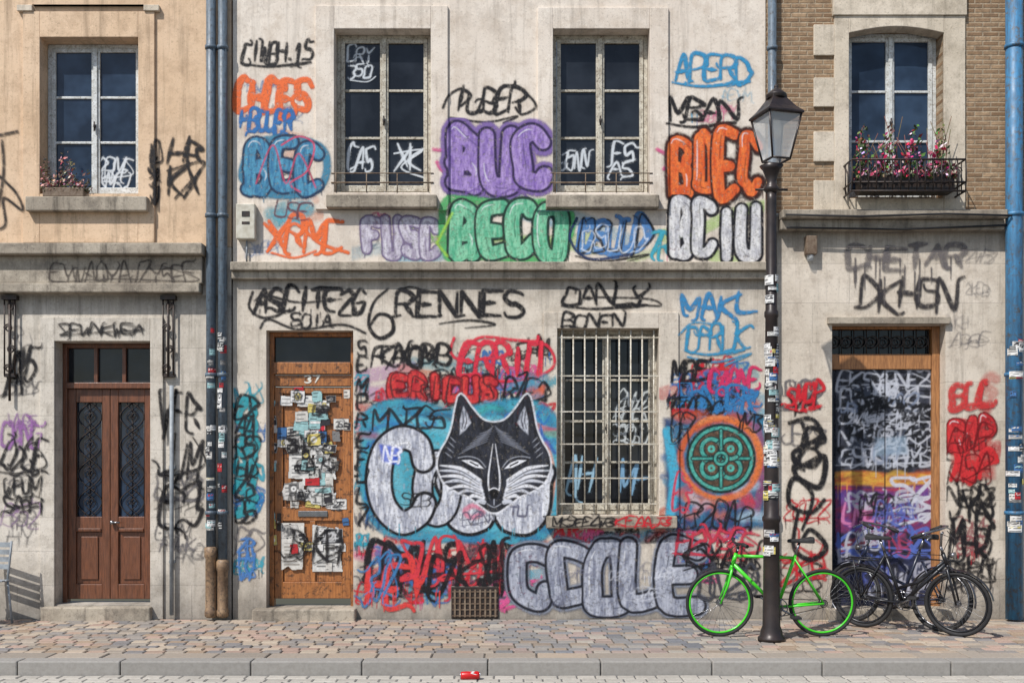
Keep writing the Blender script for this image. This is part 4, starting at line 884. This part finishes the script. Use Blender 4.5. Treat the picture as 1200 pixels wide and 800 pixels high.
m=MB(); m.pb(279,241,301,282,-.09,0); m.build('case',M['plastic'],t,bevel=.01); m=MB(); m.pb(286,250,295,256,-.096,-.09); m.build('label_plate',M['iron'],t); m=MB(); m.pb(286,262,295,265,-.094,-.09); m.build('label_plate',M['iron'],t)
m=MB(); m.tube([(X(290),-.03,Z(283)),(X(290),-.03,Z(308))],.01); m.build('cable',M['grey'],t)
t=thing('wall_light','small dark wall fitting under the cornice right of the lamp','wall light',(X(948),0,Z(308)))
m=MB(); m.pb(942,278,955,300,-.1,0); m.build('housing',M['rust'],t,bevel=.012); m=MB(); m.lathe([(.03,Z(307)),(.04,Z(300)),(.02,Z(299))],X(948),-.05,12); m.build('lens',M['lglass'],t)
# ------------------------------------------------------------------ flowers
def foliage(name,parent,cx,cy,cz,ex,ey,ez,n,size,cols,seed,mat='leafy'):
    r=random.Random(seed); m=MB()
    for i in range(n):
        x=cx+r.uniform(-ex,ex); y=cy+r.uniform(-ey,ey); z=cz+ez*(r.random()**1.3)*(.55+.45*math.sin(x*23+seed)); s=size*r.uniform(.5,1.3)
        a=Vector((r.uniform(-1,1),r.uniform(-1,1),r.uniform(-1,1))).normalized(); b=a.orthogonal().normalized(); c=a.cross(b); p=Vector((x,y,z)); col=tuple(q*r.uniform(.6,1.2) for q in r.choice(cols))
        m.add([p-b*s,p+c*s*.5,p+b*s,p-c*s*.5],[(0,1,2,3)],False,col)
    return m.build(name,M[mat],parent,colattr=True)
GR=[C(80,110,50),C(100,132,66),C(60,84,46)]; FL=[C(214,50,90),C(228,140,170),C(200,70,120),C(232,206,212)]
t=thing('flower_pot','row of dried pinkish flowers on the left house window sill','flowers',(X(78),-.04,Z(232)))
m=MB(); m.pb(54,222,102,233,-.09,.06); m.build('trough',M['rust'],t,bevel=.01)
foliage('leaves',t,X(78),-.02,Z(226),.25,.07,.42,520,.022,[C(96,92,70),C(130,110,90),C(80,84,60)],3); foliage('blossoms',t,X(76),-.05,Z(220),.22,.06,.34,240,.022,[C(210,166,156),C(170,80,90),C(225,190,180)],4)
t=thing('flower_balcony','black iron window basket full of pink flowers on the brick house','window basket',(X(1052),-.15,Z(235)))
m=MB(); xa,xb=X(988),X(1118); zt,zb=Z(196),Z(232)
for zz in (zt,zb,Z(222)): m.tube([(xa,0,zz),(xa,-.28,zz),(xb,-.28,zz),(xb,0,zz)],.011,8)
for k in range(15):
    x=xa+(xb-xa)*k/14; m.tube([(x,-.28,zb),(x,-.3,(zt+zb)/2),(x,-.28,zt)],.007,6)
for k in range(7): m.tube(curl(xa+.09+(xb-xa-.18)*k/6,Z(210),.05,(-1)**k,y=-.29),.006,6)
for s in (xa,xb):
    for k in range(1,3): m.tube([(s,-.28+k*.1,zb),(s,-.28+k*.1,zt)],.007,6)
m.build('railing',M['iron'],t)
m=MB(); m.box(X(1000),X(1108),-.24,-.05,Z(231),Z(212)); m.build('trough',M['iron'],t,bevel=.01)
foliage('leaves',t,X(1053),-.16,Z(216),.52,.1,.56,1200,.028,GR+[C(120,66,66)],5); foliage('blossoms',t,X(1053),-.2,Z(214),.5,.1,.5,520,.03,FL,6)
m=MB(); r=random.Random(4)
for k in range(26):
    x=X(1053)+r.uniform(-.5,.5); h=r.uniform(.3,.66); m.tube([(x,-.16,Z(214)),(x+r.uniform(-.05,.05),-.17,Z(214)+h*.6),(x+r.uniform(-.1,.1),-.18,Z(214)+h)],.004,5)
m.build('stems',surf('reddish_stems',C(120,56,60),C(80,90,46)),t)
# ------------------------------------------------------------------ lamp
LY=-1.37; LX=X(904,LY); zl=lambda py:Z(py,LY)
t=thing('street_lamp','dark iron street lamp with sticker covered post and four sided glass lantern','street lamp',(LX,LY,0))
m=MB(); m.lathe([(.125,0),(.125,.03),(.105,.05),(.1,.09),(.082,.14),(.076,.5),(.073,1.1),(.085,1.12),(.085,1.15),(.07,1.17),(.066,1.5),(.062,2.2),(.056,3.0),(.066,3.02),(.066,3.06),(.052,3.08),(.046,4.1),(.05,4.18)],LX,LY,28); m.build('post',M['lamp'],t)
m=MB(); m.lathe([(.05,4.17),(.075,4.2),(.06,4.23),(.04,4.27),(.06,4.33),(.08,4.38),(.11,4.42)],LX,LY,20); m.tube([(LX-.15,LY,4.2),(LX+.15,LY,4.2)],.011,8); m.build('collar',M['lamp'],t)
cx=LX+.045; zb,zt=zl(188),zl(137)
def sq(r,z,rot=.28+math.pi/4): return [(cx+r*math.cos(rot+math.pi/2*k),LY+r*math.sin(rot+math.pi/2*k),z) for k in range(4)]
m=MB(); A=sq(.13,zb);B_=sq(.235,zt)
for k in range(4): m.tube([A[k],B_[k]],.010,6); m.tube([A[k],A[(k+1)%4]],.011,6); m.tube([B_[k],B_[(k+1)%4]],.012,6)
m.build('lantern_frame',M['lamp'],t)
m=MB(); A2=sq(.123,zb);B2=sq(.228,zt)
for k in range(4): m.add([A2[k],A2[(k+1)%4],B2[(k+1)%4],B2[k]],[(0,1,2,3)])
m.build('lantern_glass',M['lglass'],t)
m=MB(); ro=.28+math.pi/4; m.lathe([(.235,zt-.005),(.262,zt+.0),(.262,zt+.016),(.19,zt+.07),(.105,zt+.16),(.1,zt+.185)],cx,LY,4,True,ro); m.lathe([(.09,zt+.165),(.098,zt+.2),(.075,zt+.225),(.04,zt+.25),(.018,zt+.265),(.022,zt+.285),(.0,zt+.31)],cx,LY,16); m.build('lantern_roof',M['lamp'],t,bevel=.003)
m=MB(); m.lathe([(.02,zt-.2),(.045,zt-.17),(.05,zt-.1),(.028,zt-.03),(.028,zt)],cx,LY,14); m.build('bulb',M['plastic'],t)
rn=random.Random(9)
for k in range(92):
    z=rn.uniform(1.6,3.35) if k<62 else rn.uniform(.75,1.8); r_=(.0785 if z<1.08 else .0725 if z<1.5 else .0685 if z<2.2 else .0635)+.00008*k
    if abs(z-1.1)<.12 or abs(z-3.0)<.12: continue
    if z>3.05: r_-=.006
    csticker(t,LX,LY,r_+.002,rn.uniform(-1.2,1.2),rn.uniform(.8,1.7),z,z+rn.uniform(.03,.09),900+k)
# ------------------------------------------------------------------ bicycles
def bike(label,loc,rot,fm,rimm,Rw=.315,wb=.49,city=False,saddlem=None,tyre=.016):
    t=thing('bicycle',label,'bicycle',loc,rot,); B=lambda m,n,mt,pa=t,**k:m.build(n,mt,pa,local=(pa is t),**k)
    hz=Rw+tyre*.6; FH=(-wb,0,hz); RH=(wb,0,hz); BBk=(.06,0,.285); HT=(-.335,0,.80); HB=(-.372,0,.685); ST=(.225,0,.78); 
    for H in (FH,RH):
        m=MB(); m.torus(H,Rw-tyre*.4,tyre,56,10); w=B(m,'wheel',M['rubber'])
        m=MB(); m.torus(H,Rw-tyre*1.9,.010,56,8); B(m,'rim',rimm,w)
        m=MB(); m.tube([(H[0],-.045,H[2]),(H[0],.045,H[2])],.016,12); m.tube([(H[0],-.03,H[2]),(H[0],-.026,H[2])],.03,12); m.tube([(H[0],.026,H[2]),(H[0],.03,H[2])],.03,12); B(m,'hub',M['steel'],w)
        m=MB()
        for k in range(28):
            a=2*math.pi*k/28; s=.028*(1 if k%2 else -1); b=a+.5*(1 if k%4<2 else -1); m.tube([(H[0]+.026*math.cos(b),s,H[2]+.026*math.sin(b)),(H[0]+(Rw-tyre*2)*math.cos(a),0,H[2]+(Rw-tyre*2)*math.sin(a))],.0014,4,caps=False)
        B(m,'spokes',M['steel'],w)
    m=MB(); m.tube([HT,HB],.020,12)
    top=(ST[0]-.005,0,.755)
    if city: m.tube([(-.36,0,.73),(-.1,0,.5),(.12,0,.42)],.016,10)
    else: m.tube([(HT[0]-.008,0,.775),top],.015,10)
    m.tube([(HB[0]+.005,0,.70),BBk],.018,10); m.tube([BBk,ST],.016,10); m.tube([(BBk[0],-.035,BBk[2]),(BBk[0],.035,BBk[2])],.022,12)
    for s in (-1,1): m.tube([(BBk[0]+.03,s*.02,BBk[2]),(wb,s*.05,hz)],.010,8); m.tube([(ST[0]-.01,s*.012,.75),(wb,s*.05,hz)],.008,8)
    B(m,'frame',fm)
    m=MB(); m.tube([HB,(HB[0]-.012,0,.655)],.018,10)
    for s in (-1,1): m.tube([(HB[0]-.01,0,.66),(HB[0]-.014,s*.04,.64),(HB[0]-.05,s*.048,.5),(-wb,s*.05,hz)],[.013,.014,.012,.009],8)
    B(m,'fork',fm)
    m=MB(); m.tube([ST,(.262,0,.90)],.012,10); B(m,'seat_post',M['steel'])
    m=MB(); out=[(.14,0),(.17,.02),(.25,.03),(.33,.065),(.39,.07),(.405,.0),(.39,-.07),(.33,-.065),(.25,-.03),(.17,-.02)]
    n=len(out); vs=[(x,y,.90) for x,y in out]+[(x*.98+.006,y*.9,.935+(.02 if x>.36 else 0)) for x,y in out]
    m.add(vs,[tuple(range(n)),tuple(range(n,2*n))[::-1]]+[(i,i+n,(i+1)%n+n,(i+1)%n) for i in range(n)],False); B(m,'saddle',saddlem or M['rubber'],bevel=.01)
    m=MB(); m.tube([HT,(-.318,0,.86)],.013,10); z=.90 if not city else 1.0
    m.tube([(-.318,0,.84),(-.33,0,z-.02),(-.345,0,z)],.012,10)
    bar=[(-.30,-.30,z-.0),(-.33,-.2,z+.01),(-.35,-.06,z),(-.35,.06,z),(-.33,.2,z+.01),(-.30,.30,z)] if not city else [(-.14,-.28,z-.03),(-.26,-.27,z+.02),(-.35,-.12,z+.04),(-.35,.12,z+.04),(-.26,.27,z+.02),(-.14,.28,z-.03)]
    m.tube(bar,.012,10); hb=B(m,'handlebar',M['black'] if not city else M['steel'])
    for s in (-1,1):
        e=bar[0] if s<0 else bar[-1]; f_=bar[1] if s<0 else bar[-2]; m=MB(); m.tube([e,tuple(e[i]+(f_[i]-e[i])*.9 for i in range(3))],.018,10); B(m,'grip',M['rubber'],hb)
        m=MB(); m.tube([(f_[0]-.02,f_[1],f_[2]-.01),(f_[0]-.06,f_[1]+s*.02,f_[2]-.03),(f_[0]-.05,f_[1]+s*.09,f_[2]-.05)],.006,6); B(m,'brake_lever',M['steel'],hb)
    m=MB(); m.tube([(-.35,-.1,z),(-.43,-.07,z-.08),(-.40,-.02,.72),(-.37,0,.66)],.004,5); m.tube([(-.35,.1,z),(-.42,.05,z-.04),(-.33,.02,.78),(.1,.018,.775),(.22,.015,.72)],.004,5); B(m,'brake_cable',M['rubber'])
    m=MB(); m.torus((BBk[0],-.05,BBk[2]),.085,.006,32,6); m.torus((BBk[0],-.05,BBk[2]),.04,.008,20,6)
    for k in range(5): a=2*math.pi*k/5; m.tube([(BBk[0],-.05,BBk[2]),(BBk[0]+.085*math.cos(a),-.05,BBk[2]+.085*math.sin(a))],.007,6)
    ck=B(m,'chainring',M['steel']); m=MB(); a=.5
    p1=(BBk[0]+.165*math.cos(a),-.07,BBk[2]-.165*math.sin(a)); p2=(BBk[0]-.165*math.cos(a),.07,BBk[2]+.165*math.sin(a))
    m.tube([(BBk[0],-.07,BBk[2]),p1],.010,8); m.tube([(BBk[0],.07,BBk[2]),p2],.010,8); m.tube([(BBk[0],-.075,BBk[2]),(BBk[0],.075,BBk[2])],.01,8); ca=B(m,'crank',M['steel'],ck)
    for p_,s in ((p1,-1),(p2,1)): m=MB(); m.box(p_[0]-.045,p_[0]+.045,min(p_[1]+s*.01,p_[1]+s*.1),max(p_[1]+s*.01,p_[1]+s*.1),p_[2]-.011,p_[2]+.011); B(m,'pedal',M['rubber'],ck,bevel=.004)
    m=MB(); m.tube([(BBk[0],-.05,BBk[2]+.087),(wb,-.045,hz+.035)],.004,5); m.tube([(BBk[0],-.05,BBk[2]-.087),(wb,-.045,hz-.035)],.004,5); m.torus((wb,-.045,hz),.035,.005,20,5); B(m,'chain',M['iron'])
    if city:
        for (H,a0,a1) in ((FH,20,170),(RH,-10,165)):
            m=MB(); Rm=Rw+.03; pts=[(H[0]+Rm*math.cos(math.radians(a0+(a1-a0)*i/16)),0,H[2]+Rm*math.sin(math.radians(a0+(a1-a0)*i/16))) for i in range(17)]
            vs=[];
            for p_ in pts: vs+=[(p_[0],-.028,p_[2]-.006),(p_[0],0,p_[2]+.006),(p_[0],.028,p_[2]-.006)]
            m.add(vs,[(3*i+j,3*i+j+1,3*i+j+4,3*i+j+3) for i in range(16) for j in (0,1)],True); B(m,'mudguard',fm)
        m=MB()
        for s in (-.06,.06): m.tube([(.26,s,.70),(.62,s,.70)],.007,6); m.tube([(.52,s,.70),(wb,s*.9,hz)],.006,6)
        for k in range(4): m.tube([(.3+.1*k,-.06,.70),(.3+.1*k,.06,.70)],.006,6)
        B(m,'luggage_rack',M['black'])
        m=MB(); m.tube([(-.45,0,.78),(-.40,0,.78)],[.035,.02],12); B(m,'headlight',M['steel'])
    return t
bike('bright green bicycle leaning on the lamp post',(X(903,-1.14),-1.14,0),(math.radians(3),0,0),M['green'],M['green'])
bike('dark blue bicycle against the shop door, next to the green bicycle',(X(1048,-.5),-.5,0),(math.radians(-6),0,math.radians(-46)),M['navy'],M['steel'],.30,.47,True,tyre=.018)
bike('black bicycle in front of the dark blue one, rightmost of the three bicycles',(X(1066,-.85),-.85,0),(math.radians(-5),0,math.radians(140)),M['black'],M['black'],.30,.46,True,tyre=.02)
# ------------------------------------------------------------------ chair
t=thing('chair','grey metal chair cut off by the left edge beside the wall','chair',(X(2),-.45,0),(0,0,math.radians(-14)))
m=MB(); 
for k in range(6): m.box(-.2,.2,-.2+k*.068,-.2+k*.068+.055,.44,.455)
m.build('seat',M['grey'],t,local=True,bevel=.004)
for sx_ in (-1,1):
    for sy_ in (-1,1):
        m=MB(); m.tube([(sx_*.18,sy_*.18,.44),(sx_*.22,sy_*.2,0)],.012,8); m.build('leg',M['grey'],t,local=True)
m=MB()
for s in (-1,1): m.tube([(s*.18,.18,.44),(s*.18,.24,.85)],.012,8)
for k in range(4): m.box(-.18,.18,.2+.012*k,.215+.012*k,.56+k*.075,.61+k*.075)
m.build('backrest',M['grey'],t,local=True)
# ------------------------------------------------------------------ can
t=thing('drink_can','red drink can lying on its side in the gutter','can',(X(551,-2.6),-2.6,-.112+.034),(0,math.radians(90),math.radians(8)))
m=MB(); m.lathe([(.026,-.078),(.033,-.068),(.033,.06),(.027,.074)],0,0,24); m.build('body',M['red'],t,local=True)
m=MB(); m.lathe([(.022,.074),(.027,.0745),(.027,.08),(.024,.081)],0,0,24); m.build('lid',M['alu'],t,local=True)
m=MB(); m.lathe([(.024,-.084),(.027,-.082),(.026,-.078),(.02,-.0778)],0,0,24); m.build('base',M['alu'],t,local=True)
m=MB(); vs=[]
for i in range(17):
    a=math.pi*(.1+.8*i/16)+math.pi/2; c=.018*math.sin(i*.8); vs+=[(.0336*math.cos(a+.0),.0336*math.sin(a),-.05+.09*i/16+c-.008),(.0336*math.cos(a),.0336*math.sin(a),-.05+.09*i/16+c+.012)]
m.add(vs,[(2*i,2*i+1,2*i+3,2*i+2) for i in range(16)],True); m.build('white_wave_band',M['white'],t,local=True)
# ------------------------------------------------------------------ light & camera
v=Vector((.85,1,-1.6)).normalized()
s=bpy.data.lights.new('sun','SUN'); s.energy=4.8; s.angle=math.radians(.5); s.color=(1,.975,.94); so=bpy.data.objects.new('sun',s); COL.objects.link(so); so.rotation_euler=v.to_track_quat('-Z','Y').to_euler(); so.location=(-6,-10,12)
w=bpy.data.worlds.new('World'); SC.world=w; w.use_nodes=True; nt=w.node_tree; sk=nt.nodes.new('ShaderNodeTexSky'); sk.sky_type='NISHITA'; sk.sun_disc=False
sk.sun_elevation=math.asin(-v.z); sk.sun_rotation=math.atan2(-v.x,-v.y)%(2*math.pi); nt.links.new(sk.outputs[0],nt.nodes['Background'].inputs[0]); nt.nodes['Background'].inputs[1].default_value=.13
cd=bpy.data.cameras.new('camera'); co=bpy.data.objects.new('camera',cd); COL.objects.link(co); co.location=(0,-D,EH); co.rotation_euler=(math.radians(90),0,0)
cd.sensor_width=36; cd.lens=36*F/1200; cd.shift_y=(HY-400)/1200; cd.clip_end=1000; SC.camera=co
SC.view_settings.view_transform='Standard'; SC.view_settings.look='None'; SC.view_settings.exposure=0
